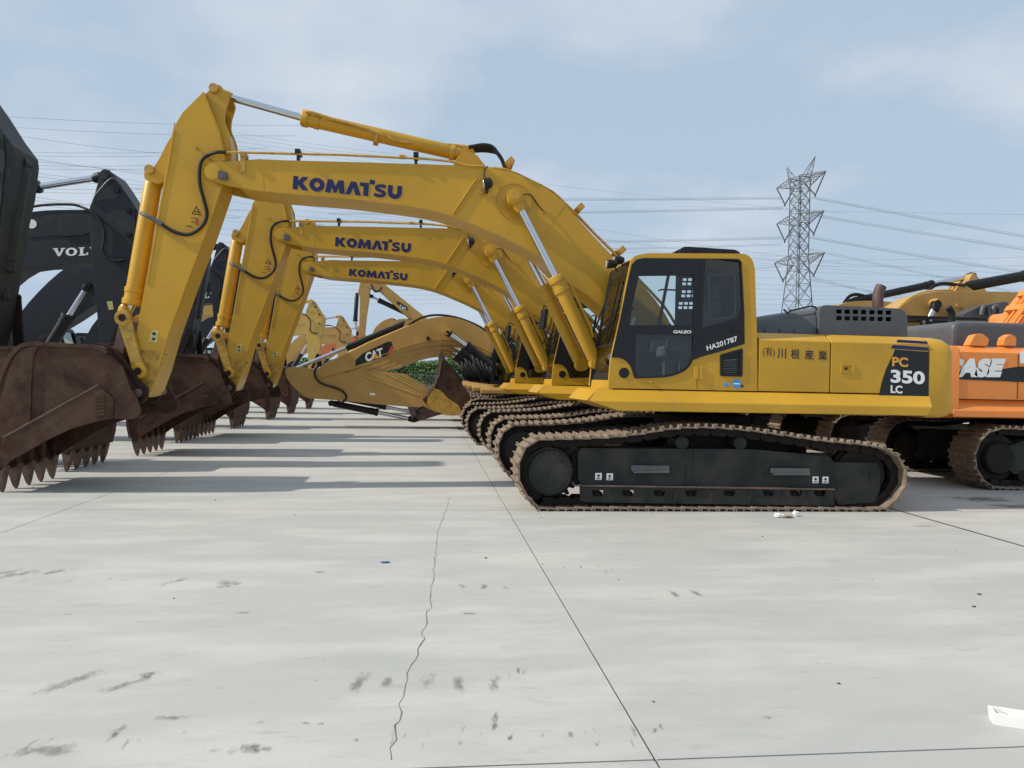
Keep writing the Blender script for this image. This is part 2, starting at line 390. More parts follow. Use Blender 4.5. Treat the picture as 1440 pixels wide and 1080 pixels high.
STN = stain_mat('rubber_mark', (.15, .145, .135), .38); STD = stain_mat('dark_mud_mark', (.10, .092, .078), .42); STW = stain_mat('pale_scrape', (.66, .65, .62), .44)
STO = stain_mat('oil_stain', (.03, .03, .032), .30)
def stain(px, py, rx, ry, m_, ang=0):
    c = G3(px, py); n = 14; v = [(c.x, c.y, 0)]; ca, sa = math.cos(ang), math.sin(ang)
    for i in range(n):
        a = 2*math.pi*i/n; x = rx*max(-.85, min(.85, math.cos(a)*1.2)); y = ry*max(-.85, min(.85, math.sin(a)*1.2)); v.append((c.x+x*ca-y*sa, c.y+x*sa+y*ca, 0))
    z = .0022+random.random()*.0012; v = [(a, b, z) for a, b, _ in v]
    me = bpy.data.meshes.new('stain'); me.from_pydata([Vector(q)-Vector((c.x, c.y, 0)) for q in v], [], [(0, i+1, (i+1) % n+1) for i in range(n)])
    ul = me.uv_layers.new(name='UVMap')
    for lp in me.loops:
        i = lp.vertex_index; ul.data[lp.index].uv = (0, 0) if i == 0 else (math.cos(2*math.pi*(i-1)/n), math.sin(2*math.pi*(i-1)/n))
    me.materials.append(m_); o = bpy.data.objects.new('stain', me); COL.objects.link(o); o.location = (c.x, c.y, 0); o.parent = ground
for a in [(652, 825, .06, .16, STN), (681, 825, .05, .15, STN), (710, 826, .05, .14, STN), (504, 960, .07, .20, STN, -.25), (545, 958, .05, .14, STN), (597, 960, .10, .17, STN), (644, 962, .05, .22, STN), (695, 962, .06, .2, STN),
          (355, 1053, .11, .09, STD), (300, 1056, .20, .07, STD), (368, 1016, .08, .035, STD, .3), (372, 1053, .08, .05, STD), (430, 1017, .05, .03, STD), (452, 1018, .03, .03, STD), (552, 1032, .035, .08, STD), (501, 1041, .02, .03, STD),
          (100, 958, .10, .3, STN, -.7), (185, 960, .06, .3, STN, -.75), (200, 950, .1, .1, STN), (320, 820, .22, .14, STN, -.6), (310, 826, .1, .14, STN, -.5), (245, 818, .07, .25, STN, -.7), (25, 808, .12, .3, STN, -.7), (75, 805, .1, .25, STN, -.8), (5, 806, .08, .2, STN, -.8),
          (948, 835, .05, .16, STN), (980, 835, .06, .15, STN), (1226, 827, .05, .03, STD), (1373, 813, .06, .04, STD), (340, 862, .12, .05, STN), (660, 863, .16, .04, STN), (780, 1008, .03, .02, STD), (95, 864, .08, .03, STN),
          (450, 805, .12, .05, STN), (170, 1025, .06, .1, STD, -.5), (305, 968, .09, .02, STD), (180, 630, .1, .1, STN), (1000, 760, .2, .12, STW), (430, 925, .3, .05, STW), (520, 955, .2, .05, STW), (870, 905, .3, .03, STW, .1), (1150, 933, .2, .03, STW), (900, 978, .12, .03, STW, -.3),
          (1380, 702, .55, .32, STO), (1425, 712, .5, .2, STO), (1300, 740, .3, .1, STN), (1080, 1010, .05, .05, STD), (240, 1010, .2, .05, STN),(60, 1055, .3, .1, STN)]: stain(*a)
for k in range(60):   # short repeated grouser scratches, in rows
    row = random.choice([(935, 1038, 590), (700, 1012, 690), (700, 945, 760), (20, 812, 180), (470, 1040, 600), (830, 1035, 900), (760, 795, 870), (40, 1040, 260)])
    px = row[0]+random.random()*(row[2]-row[0]) if row[2] > row[0] else row[0]-random.random()*(row[0]-row[2])
    stain(px, row[1]+random.gauss(0, 6), .008+.012*random.random(), .04+.05*random.random(), STN, random.gauss(-.2, .15))

# ------------------------------------------------------------------ excavator building blocks
def text_polys(s, bold=0.0, shear=0.0):
    cu = bpy.data.curves.new('t', 'FONT'); cu.body = s; cu.offset = bold; cu.shear = shear; cu.resolution_u = 4
    o = bpy.data.objects.new('t', cu); COL.objects.link(o); dg = bpy.context.evaluated_depsgraph_get(); dg.update()
    me = bpy.data.meshes.new_from_object(o.evaluated_get(dg))
    v = [tuple(q.co) for q in me.vertices]; f = [tuple(p.vertices) for p in me.polygons]
    bpy.data.objects.remove(o); bpy.data.curves.remove(cu); bpy.data.meshes.remove(me)
    return v, f
def stroke(cl, w):
    P = [Vector(p) for p in cl]; Lf = []; Rt = []
    for i, p in enumerate(P):
        d = (P[min(i+1, len(P)-1)]-P[max(0, i-1)]).normalized(); n = Vector((-d.y, d.x))
        Lf.append(tuple(p+n*w/2)); Rt.append(tuple(p-n*w/2))
    return Lf+Rt[::-1]
def shapes_to_mesh(shapes):
    v = []; f = []
    for lp in shapes:
        loops = lp if isinstance(lp[0][0], (tuple, list)) else [lp]
        fl = [p for l in loops for p in l]
        for t in tessellate_polygon([[Vector((x, y, 0)) for x, y in l] for l in loops]):
            a, b, c = (Vector(fl[i]) for i in t)
            if (b-a).cross(c-a) < 0: t = t[::-1]
            f.append(tuple(i+len(v) for i in t))
        v += [(x, y, 0) for x, y in fl]
    return v, f
def place_flat(vf, TL, TR, BL, Y, name, m_, parent, dy=-.004, thick=0):
    "fit a flat drawing into the parallelogram given by three photograph points on plane Y"
    v, f = vf; xs = [p[0] for p in v]; ys = [p[1] for p in v]; x0, x1, y0, y1 = min(xs), max(xs), min(ys), max(ys)
    a, b, c = Vector(XZ(*TL, Y)), Vector(XZ(*TR, Y)), Vector(XZ(*BL, Y)); o = []
    for p in v:
        u = (p[0]-x0)/(x1-x0); w = (y1-p[1])/(y1-y0); q = a+(b-a)*u+(c-a)*w; o.append((q.x, Y+dy, q.y))
    return MB().add(o, f).build(name, m_, parent)
def brand_letters():
    sh = []; x = 0
    def put(pl, w):
        nonlocal x
        for p in pl:
            if isinstance(p[0][0], (tuple, list)): sh.append([[(a+x, b) for a, b in l] for l in p])
            else: sh.append([(a+x, b) for a, b in p])
        x += w
    put([[(0, 0), (0, 1), (.36, 1), (.36, .64), (.66, 1), (1.1, 1), (.70, .53), (1.14, 0), (.70, 0), (.36, .40), (.36, 0)]], 1.17)
    put([[[(.56+.56*math.cos(t), .5+.52*math.sin(t)) for t in [i*math.pi/12 for i in range(24)]], [(.56+.20*math.cos(t), .5+.21*math.sin(t)) for t in [i*math.pi/8 for i in range(16)]]]], 1.17)
    put([[(0, 0), (.14, 1), (.50, 1), (.72, .5), (.94, 1), (1.30, 1), (1.44, 0), (1.04, 0), (.99, .45), (.80, .02), (.64, .02), (.45, .45), (.40, 0)]], 1.46)
    put([[(0, 0), (.38, 1), (.76, 1), (1.16, 0), (.76, 0), (.57, .56), (.38, 0)]], 1.04)
    put([[(0, 1), (0, .71), (.28, .71), (.28, 0), (.66, 0), (.66, 1)], [(.70, .92), (.70, 1.26), (1.08, 1.26), (1.08, .92)]], .98)
    put([stroke(smooth([(.92, .80), (.72, .88), (.46, .86), (.26, .76), (.30, .60), (.55, .50), (.80, .40), (.84, .24), (.64, .13), (.38, .12), (.10, .20)], 3), .25)], 1.09)
    put([stroke(smooth([(.18, 1), (.18, .7), (.18, .42), (.30, .22), (.52, .15), (.74, .22), (.86, .42), (.86, .7), (.86, 1)], 3), .35)], 1.1)
    return shapes_to_mesh(sh)
def volvo_letters():
    sh = []; x = 0
    def ser(c, y, w): return [(c-w, y-.06), (c+w, y-.06), (c+w, y+.06), (c-w, y+.06)]
    for ch in 'VOLVO':
        if ch == 'V': sh += [[(x+.05, .94), (x+.42, 0), (x+.62, 0), (x+.97, .94), (x+.76, .94), (x+.56, .36), (x+.36, .94)], [(a+x, b) for a, b in ser(.2, .96, .22)], [(a+x, b) for a, b in ser(.86, .96, .2)]]; x += 1.1
        elif ch == 'O':
            sh.append([[(x+.5+.52*math.cos(t), .5+.52*math.sin(t)) for t in [i*math.pi/10 for i in range(20)]], [(x+.5+.24*math.cos(t), .5+.33*math.sin(t)) for t in [i*math.pi/8 for i in range(16)]]]); x += 1.12
        else: sh += [[(x+.14, .04), (x+.14, .96), (x+.42, .96), (x+.42, .18), (x+.72, .18), (x+.72, .36), (x+.86, .36), (x+.86, .04)], [(a+x, b) for a, b in ser(.28, .97, .26)], [(a+x, b) for a, b in ser(.28, .03, .26)]]; x += 1.0
    return shapes_to_mesh(sh)

# one track shoe (plate with three grousers) and one chain link, shared by all machines
def shoe_mesh(w, pitch, m_):
    s = MB(); h = w/2; p = pitch*.49
    s.prism([(-p, -.006), (p, -.018), (p, .0), (-p, .012)], -h, h)
    for gx, gh in ((-p+.012, .036), (0.0, .036), (p-.016, .030)):
        s.prism([(gx-.013, 0), (gx-.006, gh+.008), (gx+.006, gh+.008), (gx+.013, 0)], -h, h)
    for sx in (-.25, .25):
        for sy in (-.13, .13): s.box((sx*pitch-.012, sy*w/.6-.012, -.03), (sx*pitch+.012, sy*w/.6+.012, -.012))
    return s.mesh('track_shoe', m_, 0, org=Vector((0, 0, 0)))
def link_mesh(pitch, m_):
    s = MB(); p = pitch*.55
    for y in (-.12, .12): s.prism([(-p, -.02), (p, -.02), (p+.01, -.07), (p*.6, -.115), (-p*.6, -.115), (-p-.01, -.07)], y-.025, y+.025)
    s.cyl((-p*.85, -.16, -.06), (-p*.85, .16, -.06), .022, 8)
    return s.mesh('chain_link', m_, 0, org=Vector((0, 0, 0)))
def resample(path, n):
    L = [0]
    for i in range(len(path)): L.append(L[-1]+(path[(i+1) % len(path)]-path[i]).length)
    out = []; k = 0
    for j in range(n):
        d = L[-1]*j/n
        while L[k+1] < d: k += 1
        t = (d-L[k])/(L[k+1]-L[k]); out.append(path[k].lerp(path[(k+1) % len(path)], t))
    return out, L[-1]/n
SHOES = {}
def make_track(parent, path, yc, w=.6, n=50, individual=True, links=True, m_=SHOE):
    "path: closed loop of (x,z) through the grouser tips"
    pp = [Vector(p) for p in path]; c = sum(pp, Vector((0, 0)))/len(pp)
    pts, pitch = resample(smooth(pp, 6, True), n)
    key = (round(w, 3), round(pitch, 3), m_.name)
    if key not in SHOES: SHOES[key] = (shoe_mesh(w, pitch, m_), link_mesh(pitch, DARKM))
    sme, lme = SHOES[key]
    core = MB(); sb = MB()
    ms = []
    ar = sum(pts[i-1].x*pts[i].y-pts[i].x*pts[i-1].y for i in range(n)); sg = 1 if ar > 0 else -1
    for i in range(n):
        a, b = pts[i], pts[(i+1) % n]; t = (b-a).normalized(); nn = Vector((t.y, -t.x))*sg; q = (a+b)/2-nn*.036
        X = Vector((t.x, 0, t.y)); Z = Vector((nn.x, 0, nn.y)); Yv = Z.cross(X)
        M = Matrix((X, Yv, Z)).transposed().to_4x4(); M.translation = Vector((q.x, yc, q.y))-ORG
        ms.append(M)
        if not links:
            for vy in (-.12, .12): core.obox(Vector((q.x, yc+vy, q.y))-Z*.07, X*pitch*.52, Yv*.025, Z*.045)
    if links:
        core = MB()
        for i in range(n):
            a = pts[i]; core.cyl((a.x, yc-.1, a.y), (a.x, yc+.1, a.y), .001, 4)
        tr = bpy.data.objects.new('track', None); COL.objects.link(tr); tr.parent = parent
        for M in ms: inst('chain_link', lme, tr, M)
    else: tr = core.build('track', DARKM, parent, kind='stuff')
    if individual:
        for M in ms: inst('track_shoe', sme, tr, M)
    else:
        for M in ms: sb.add([M @ v.co+ORG for v in sme.vertices], [tuple(p.vertices) for p in sme.polygons])
        sb.build('track_shoe', m_, tr, kind='stuff')
    return tr
def ram(parent, a, b, c, r, rr, m_=YEL, name='boom_cylinder', eye0=.11, eye1=.11, w=.10, collar=True, pipe=False, rod=CHR):
    "hydraulic cylinder: barrel from a to b, rod from b to c"
    a, b, c = map(Vector, (a, b, c)); d = (b-a).normalized(); L = (b-a).length; s = MB()
    prof = [(0, r*.8), (.03, r), (1-.26/L, r), (1-.255/L, r*1.14), (1-.19/L, r*1.14), (1-.185/L, r*1.05), (1-.10/L, r*1.05), (1-.095/L, r*1.2), (1-.02/L, r*1.2), (1, r*1.08)]
    s.rev(a+d*eye0*.6, b, prof, 24)
    s.cyl(a-Vector((0, w, 0)), a+Vector((0, w, 0)), eye0, 20)
    if pipe:
        u = Vector((-d.z, 0, d.x)); u = u if u.z > 0 else -u
        s.tube([b-d*.15+u*r*1.1, b-d*.18+u*r*1.45, b-d*.32+u*r*1.45, a+d*.5+u*r*1.45, a+d*.35+u*r*1.1], .022, 8)
    o = s.build(name, m_, parent, bevel=0)
    MB().cyl(b-d*.05, c, rr, 20).build('rod', rod, o)
    e = MB(); e.cyl(c-Vector((0, w, 0)), c+Vector((0, w, 0)), eye1, 20); e.rev(c-d*(eye1+.09), c, [(0, rr*1.15), (.3, rr*1.5), (1, rr*1.6)], 16)
    e.build('rod_eye', m_, o, bevel=.006)
    return o
def pin(mb, px, py, Y0, Y1, r, n=20):
    x, z = XZ(px, py, Y0); mb.cyl((x, Y0, z), (x, Y1, z), r, n); return (x, z)
# ------------------------------------------------------------------ the big yellow excavator
YB0, YB1, YBC = 10.51, 11.19, 10.85          # boom side faces and centre
def komatsu_like():
    x0 = XZ(980, 718, 9.0)[0]
    T = thing('excavator', (x0, 10.65, 0), 'nearest yellow crawler excavator with PC 350 LC on its dark rear panel', 'excavator', 'yellow crawler excavators parked side by side')
    # ---- undercarriage
    near = poly([(757,719),(741,704),(728,684),(724.5,665),(726,648),(733,630),(745,618),(761,613),(785,613),(850,611),(900,606),(930,600.5),(964,597),(1017,597.5),(1078,604),(1150,614.5),(1205,620),(1240,625),(1264,637),(1278,657),(1279,682),(1266,704),(1245,719),(1180,720),(1100,720.5),(1000,720),(900,719.5),(820,719)], 9.02)
    near = [(x, max(z, .0)) for x, z in near]
    zmin = min(p[1] for p in near); near = [(x, z if z > .06 else 0.0) for x, z in near]
    make_track(T, near, 9.32, n=50)
    make_track(T, near, 11.98, n=50)
    for side, (ya, yo) in enumerate(((9.12, 9.02), (12.18, 12.28))):
        q = lambda px, py: XZ(px, py, 9.12)
        sg = 1 if side == 0 else -1
        lo, hi = (9.13, 9.5) if side == 0 else (11.8, 12.17)
        fr = MB()
        fr.prism(rounded([q(817,630),q(900,631),q(1060,632),q(1166,642),q(1176,652),q(1180,690),q(1080,686),q(900,684.5),q(818,683),q(813,672),q(813,640)], .02), lo, hi)
        F = fr.build('track_frame', FRAMEG, T, bevel=.018)
        s = MB(); s.prism(rounded([q(1172,650),q(1234,651),q(1240,658),q(1240,690),q(1233,707),q(1180,711),q(1172,690)], .03), lo+.02, hi); s.build('recoil_housing', FRAMEG, F, bevel=.02)
        s = MB()   # lower guard plate with cut-outs for the rollers
        hol = []
        rx = [840, 883, 927, 971, 1025, 1080, 1118, 1152]
        out_ = [q(815,682.5),q(1172,687.5),q(1172,710),q(1160,711),q(830,706),q(815,704)]
        for r_ in rx:
            hol.append([q(r_-8,689),q(r_+8,689),q(r_+8,694),q(r_+5,697.5),q(r_-5,697.5),q(r_-8,694)])
        y_ = (9.10, 9.125) if side == 0 else (12.175, 12.2)
        s.plate(out_, hol, *y_); s.build('roller_guard', FRAMEG, F)
        s = MB(); s.prism([q(816,683.5), q(1172,688.8), q(1172,686.8), q(816,681.5)], y_[0]-.02 if side == 0 else y_[0], y_[1] if side == 0 else y_[1]+.02); s.build('frame_ledge', LINKR, F, bevel=.003)
        for a_, b_ in zip(rx, rx[1:]):
            m1 = (a_+b_)/2; zt_ = q(m1, 689.5)[1]; xm_, zb__ = q(m1, 704); MB().box((xm_-.012, y_[0]-.008 if side == 0 else y_[0], zb__), (xm_+.012, y_[1] if side == 0 else y_[1]+.008, zt_)).build('guard_rib', FRAMEG, F)
        for px_ in (897, 965, 975): 
            if side == 0: a_ = q(px_, 633); b_ = q(px_, 680); MB().box((a_[0]-.008, 9.124, b_[1]), (a_[0]+.008, 9.131, a_[1])).build('weld_seam', FRAMEG, F, bevel=.002)
        for r_ in rx:
            x, z = q(r_, 699); o_ = MB().cyl((x, lo+.03, z), (x, hi-.03, z), .085, 16).cyl((x, lo-.0, z), (x, lo+.04, z), .05, 12).build('track_roller', DARKM, F)
        for px in (960, 1042):
            x, z = q(px, 623); MB().rev((x, 9.12 if side == 0 else 12.18, z), (x, 9.5 if side == 0 else 11.8, z), [(0, .06), (.05, .085), (.3, .085), (.34, .07), (1, .07)], 18).build('carrier_roller', FRAMEG, F)
        # final drive and sprocket
        hx, hz = q(772.6, 664)
        y0 = 9.06 if side == 0 else 12.24
        s = MB().rev((hx, y0, hz), (hx, y0+sg*.36, hz), [(0, .20), (.0, .262), (.04, .268), (.30, .268), (.32, .30), (1, .30)], 48)
        s.build('final_drive', FRAMEG, T); s = MB()
        for k in range(24):
            a = 2*math.pi*k/24+.06; s.cyl((hx+.235*math.cos(a), y0-sg*.012, hz+.235*math.sin(a)), (hx+.235*math.cos(a), y0+sg*.02, hz+.235*math.sin(a)), .013, 6)
        for a in (.75, 3.9, 5.6): s.cyl((hx+.2*math.cos(a), y0-sg*.006, hz+.2*math.sin(a)), (hx+.2*math.cos(a), y0+sg*.02, hz+.2*math.sin(a)), .019, 8)
        s.build('hub_bolts', BLACK, T, kind='stuff')
        g_ = []
        for k in range(23):
            a = 2*math.pi*k/23
            for dr, da in ((.345, -.10), (.405, -.035), (.405, .035), (.345, .10)): g_.append((hx+dr*math.cos(a+da), hz+dr*math.sin(a+da)))
        yc = 9.32 if side == 0 else 11.98
        MB().prism(g_, yc-.035, yc+.035).build('sprocket', DARKM, T)
        ix, iz = q(1216, 668)
        MB().rev((ix, yc-.1, iz), (ix, yc+.1, iz), [(0, .15), (0, .33), (.25, .34), (.26, .37), (.74, .37), (.75, .34), (1, .33), (1, .15)], 36).build('idler_wheel', DARKM, T)
        if side == 0:
            for a, b in (((887, 654), (940, 663)), ((1083, 658), (1137, 666))):
                x0_, z1 = q(*a); x1_, z0_ = q(*b)
                MB().prism(rounded([(x0_, z0_), (x1_, z0_+.02), (x1_, z1), (x0_, z1)], .02), 9.085, 9.14).prism([(x0_+.03, z0_+.0), (x1_, z0_+.02), (x1_, z0_-.015), (x0_+.03, z0_-.02)], 9.07, 9.14).build('step', GREY, F, bevel=.006)
            for (a, b) in ((841.7, 670), (857.5, 670.5), (1147, 674.8), (1161, 675)):
                x, z = q(a, b); MB().box((x-.04, 9.122, z-.042), (x+.04, 9.1295, z+.042)).build('sticker', WHITE, F)
                MB().prism(circle((x, z+.008), .017, 10), 9.119, 9.1215).box((x-.024, 9.119, z-.032), (x+.022, 9.1215, z-.02)).build('pictogram', BLKDEC, F)
            x, z = q(1077, 667.5); MB().prism(circle((x, z), .032, 14), 9.122, 9.1295).build('dark_hole_disc', BLACK, F)  # flat black disc stands in for the shade inside an open frame hole
            x, z = q(1226, 669); MB().prism(circle((x, z), .024, 12), 9.135, 9.149).build('grease_plug', BLACK, F)
        x0_, z1_ = q(790, 625); x1_, _ = q(816, 625)
        MB().prism([q(806,640),q(818,634),q(818,683),q(812,684),q(808,670)], lo+.1, hi).build('drive_bracket', DARKM, F)
    # car body and turntable
    cx, _ = XZ(985, 640, 10.65)
    b = MB(); b.prism([(cx-.9, .55), (cx-.6, .95), (cx+.6, .95), (cx+.9, .55), (cx+.6, .45), (cx-.6, .45)], 9.45, 11.85)
    b.obox((cx, 10.65, .68), (1.35, 0, 0), (0, .55, 0), (0, 0, .2)); b.build('car_body', DARKM, T, bevel=.03)
    MB().rev((cx, 10.65, .93), (cx, 10.65, 1.14), [(0, .74), (.3, .74), (.32, .68), (1, .68)], 48).build('turntable', DARKM, T)
    # ---- deck
    q = lambda px, py: XZ(px, py, 9.05)
    xa, za = q(828, 559.6); xb, zb = q(870, 575.5); xe, ze = q(1311.5, 576); xe2, zb2 = q(1305, 587)
    zt = XZ(1000, 550, 9.2)[1]; zm = (za+ze)/2; zl = (zb+zb2)/2
    xt0 = XZ(836, 546, 9.2)[0]; xt1 = XZ(1308, 562, 9.2)[0]
    b = MB()
    for (Y0, Yi, s_) in ((9.05, 9.21, 1), (12.35, 12.19, -1)):
        sh = 0 if s_ > 0 else XZ(918, 550, 9.05)[0]-xa
        v = [(xt0+.03+sh, Yi, zt), (xt1, Yi, zt), (xa+sh, Y0, zm), (xe, Y0, zm), (xb+sh, Y0, zl), (xe2, Y0, zl), (xb+.1+sh, Yi+s_*.25, zl-.015), (xe2-.02, Yi+s_*.25, zl-.015), (xt0+.1+sh, Yi+s_*.25, zt), (xt1, Yi+s_*.25, zt)]
        f = [(0, 2, 3, 1), (2, 4, 5, 3), (4, 6, 7, 5), (6, 8, 9, 7), (8, 0, 1, 9), (0, 8, 6, 4, 2), (1, 3, 5, 7, 9)]
        if s_ < 0: f = [t[::-1] for t in f]
        MB().add(v, f).build('side_skirt', YEL, T, bevel=.012)
    b = MB().box((xt0+.36, 9.46, zl+.02), (xt1+.2, 10.4, zt-.03)).box((xt0+.85, 10.4, zl+.02), (xt1+.2, 11.94, zt-.03)); b.build('deck', DARKM, T)
    fa = [(xt0+.03, zt), (xa, zm), (xb, zl), (xb+.25, zl), (xt0+.35, zt)]
    MB().prism(fa, 9.212, 10.42).build('front_skirt', YEL, T, bevel=.012)
    # ---- engine housing panels
    q = lambda px, py: XZ(px, py, 9.2)
    x1, x2, x3, x4 = q(1066.5, 510)[0], q(1168, 510)[0], q(1306.5, 510)[0], q(1346, 520)[0]
    ztop = (q(1070, 466)[1]+q(1300, 474)[1])/2
    def yzpanel(name, xs, xe_, zlo, zhi, m_, yfar=12.2, ch=.10):
        pr_ = [(9.2, zlo), (yfar, zlo), (yfar, zhi-ch), (yfar-.14, zhi), (9.2+.16, zhi), (9.2, zhi-ch)]
        return MB().prism(pr_, xs, xe_, 'x').build(name, m_, T, bevel=.014, seg=3)
    zp = zt+.012
    P1 = yzpanel('side_door', x1+.006, x2-.006, zp, ztop, YEL, 9.6)
    P2 = yzpanel('rear_door', x2+.006, x3-.008, zp, ztop, YEL, 9.6)
    MB().box((x1+.03, 9.5, zt-.02), (x3-.03, 12.16, ztop-.03)).build('engine_bay', HOODG, T)
    yy = MB().prism([(11.85, zp), (12.2, zp), (12.2, ztop-.1), (12.06, ztop), (11.85, ztop)], x1-.4, x3-.008, 'x'); yy.build('far_side_door', YEL, T, bevel=.012)
    # door handle
    s = MB(); a, z_ = q(1182, 511.5); c_, z2 = q(1201, 525)
    s.plate(rounded([(a, z2), (c_, z2), (c_, z_), (a, z_)], .015), [rounded([(a+.02, z2+.02), (c_-.045, z2+.02), (c_-.045, z_-.02), (a+.02, z_-.02)], .01)], 9.186, 9.1985)
    s.build('door_handle', YEL, P2, bevel=.003); MB().prism(circle((a+.075, (z_+z2)/2), .016, 12), 9.18, 9.1985).build('lock', BLACK, P2)
    # counterweight: plan outline with rounded rear corners, bevelled top
    s = MB(); zc0, zc1 = q(1320, 588)[1], q(1318, 474)[1]
    def ring(z, ins):
        pl = rounded([(x3+.004, 9.2+ins), (x4-ins, 9.2+ins), (x4-ins+.0, 12.2-ins), (x3+.004, 12.2-ins)], [0, .32, .32, 0], 7); return [(x, y, z) for x, y in pl]
    lev = [(zc0, .10), (zc0+.03, .03), (zc0+.09, 0), (zc1-.2, 0), (zc1-.1, .03), (zc1-.03, .10), (zc1, .2)]
    rr = [ring(*l) for l in lev]; n = len(rr[0]); v = [p for r_ in rr for p in r_]
    f = [tuple(range(n))[::-1], tuple(range(n*(len(lev)-1), n*len(lev)))]
    for k in range(len(lev)-1): f += [(k*n+i, k*n+(i+1) % n, (k+1)*n+(i+1) % n, (k+1)*n+i) for i in range(n)]
    s.add(v, f); CW = s.build('counterweight', YEL, T, smoothang=50)
    # dark panel with the type number, stripes
    de = MB().flat([smooth([XZ(1236,557,9.2),XZ(1239,541,9.2),XZ(1246,519,9.2),XZ(1256,498,9.2)],3)+[XZ(1258.5,491.5,9.2),XZ(1305.5,495,9.2),XZ(1306,558.5,9.2)]], 9.1965).build('type_panel', BLKDEC, P2)
    for a in (((1262,477.5),(1303.5,480),(1305,484),(1260,481.5)), ((1255.5,485),(1304.5,488.5),(1306,493.5),(1252.5,490))):
        MB().flat([[XZ(*p_, 9.2) for p_ in a]], 9.196).build('stripe', BLUE, P2)
    place_flat(text_polys('PC', .035), (1254, 501.5), (1276.5, 503), (1254, 515), 9.2, 'lettering', ORDEC, de, -.008)
    place_flat(text_polys('350', .035), (1252, 519.5), (1300, 522.5), (1252, 538), 9.2, 'lettering', WHITE, de, -.008)
    place_flat(text_polys('LC', .035), (1252, 541.5), (1268.5, 542.5), (1252, 552.5), 9.2, 'lettering', WHITE, de, -.008)
    k = place_flat(text_polys('(有)', .0), (1073, 487.5), (1089.5, 488.5), (1073, 502.5), 9.2, 'company_lettering', NAVYK, P1); k['skipcopy'] = 1
    for ch, a in zip('川根産業', (1093, 1112, 1131.5, 1150.5)):
        k = place_flat(text_polys(ch, .012), (a, 489.5+(a-1093)*.06), (a+12.5, 490+(a-1093)*.06), (a, 504+(a-1093)*.04), 9.2, 'company_lettering', NAVYK, P1); k['skipcopy'] = 1
    # ---- engine hood on top, in grey
    q = lambda px, py: XZ(px, py, 9.55)
    s = MB(); xh0, zh1 = q(1153, 428.5); xh1, _ = q(1276.5, 440); zb_ = ztop-.02; zh2 = q(1262, 434)[1]
    outl = rounded([(xh0, zb_), (xh1, zb_), (xh1, zh2), (xh0, zh1)], [0, 0, .16, .10], 5)
    hol = []
    for r_ in range(2):
        for c_ in range(7):
            px = 1176+c_*11.6; py = 435.0+r_*9.3+c_*.25; hol.append(rounded([q(px, py+6), q(px+8, py+6.1), q(px+8, py), q(px, py)], .012, 2))
    hol += [rounded([q(1176+c_*11.6, 431+c_*.25), q(1184+c_*11.6, 431.2+c_*.25), q(1182.5+c_*11.6, 429.8+c_*.25), q(1177.5+c_*11.6, 429.6+c_*.25)], .004, 1) for c_ in range(0)]
    s.plate(outl, hol, 9.55, 9.575)
    inner = [(x_, z_) for x_, z_ in outl]
    s.build('hood_grille', HOODG, T)
    s = MB(); L = len(outl)
    for i in range(L):
        a, b_ = outl[i], outl[(i+1) % L]
        if abs(a[1]-zb_) < .001 and abs(b_[1]-zb_) < .001: continue
        d = (Vector(b_)-Vector(a)); d = Vector((-d.y, d.x)).normalized()*.02
        s.add([(a[0], 9.575, a[1]), (b_[0], 9.575, b_[1]), (b_[0], 11.3, b_[1]), (a[0], 11.3, a[1])], [(3, 2, 1, 0)])
    s.plate(outl, [], 11.28, 11.30)
    for yy_ in (9.552, 11.28): pass
    H = s.build('engine_hood', HOODG, T)
    MB().box((xh0+.04, 9.75, zb_), (xh1-.05, 11.2, zh2-.1)).build('engine_block', BLACK, T)
    # long low cover in front of it
    q = lambda px, py: XZ(px, py, 9.6)
    s = MB(); xl0 = q(1066, 450)[0]; top0, top1 = q(1068, 446)[1], q(1150, 433)[1]
    xs = [xl0+(xh0-.01-xl0)*k/8 for k in range(9)]
    n = 0; v = []; f = []
    for i, x in enumerate(xs):
        zz_ = top0+(top1-top0)*(i/8)**.8
        sec = [(9.6, zb_), (9.62, zz_-.13), (9.70, zz_-.03), (9.84, zz_), (11.1, zz_), (11.25, zz_-.05), (11.3, zb_)]
        v += [(x, y, z) for y, z in sec]; n = len(sec)
        if i: f += [((i-1)*n+k, (i-1)*n+k+1, i*n+k+1, i*n+k) for k in range(n-1)]
    f += [tuple(range(n))[::-1], tuple(range(8*n, 9*n))]
    LC = s.add(v, f).build('valve_cover', HOODG, T, smoothang=40)
    for i in (1, 3, 5):
        x = xs[i]; MB().box((x-.006, 9.594, zb_), (x+.006, 9.602, zb_+.1)).build('cover_rib', HOODG, LC)
    MB().tube([W3(1108,441,9.65), W3(1110,437.5,9.65), W3(1116,436,9.65), W3(1140,430.5,9.65), W3(1146,431.5,9.65), W3(1149,435.5,9.65)], .012, 8).tube([W3(1108,441,9.65),W3(1102,435,9.65)], .012, 6).build('handrail', BLACK, T)
    ex = MB().tube([W3(1234.5,432,10.2), W3(1234.5,420,10.2), W3(1236,410,10.2), W3(1239.5,402.5,10.2)], .075, 18, 4).build('exhaust_pipe', mat('rusty_exhaust', (.10,.055,.05), .6, var=.3, vscale=6), T)
    # ---- cab
    CY0, CY1 = 9.2, 10.3
    q = lambda px, py: XZ(px, py, CY0)
    c6 = lambda x, y: XZ(820+x/5.143, 330+y/5.143, CY0)
    outer = [c6(78+100,1120), c6(185,1075), c6(200,900), c6(262,620), c6(330,270), c6(345,195)]+smooth([c6(350,180), c6(385,150), c6(480,133)], 3)+smooth([c6(1140,137), c6(1185,145), c6(1225,185), c6(1243,250)], 3)+[c6(1250,500), c6(1258,700), c6(1262,1142), c6(180,1120)]
    outer = outer[1:-1]+[c6(183,1105)]
    zlow = zt+.012
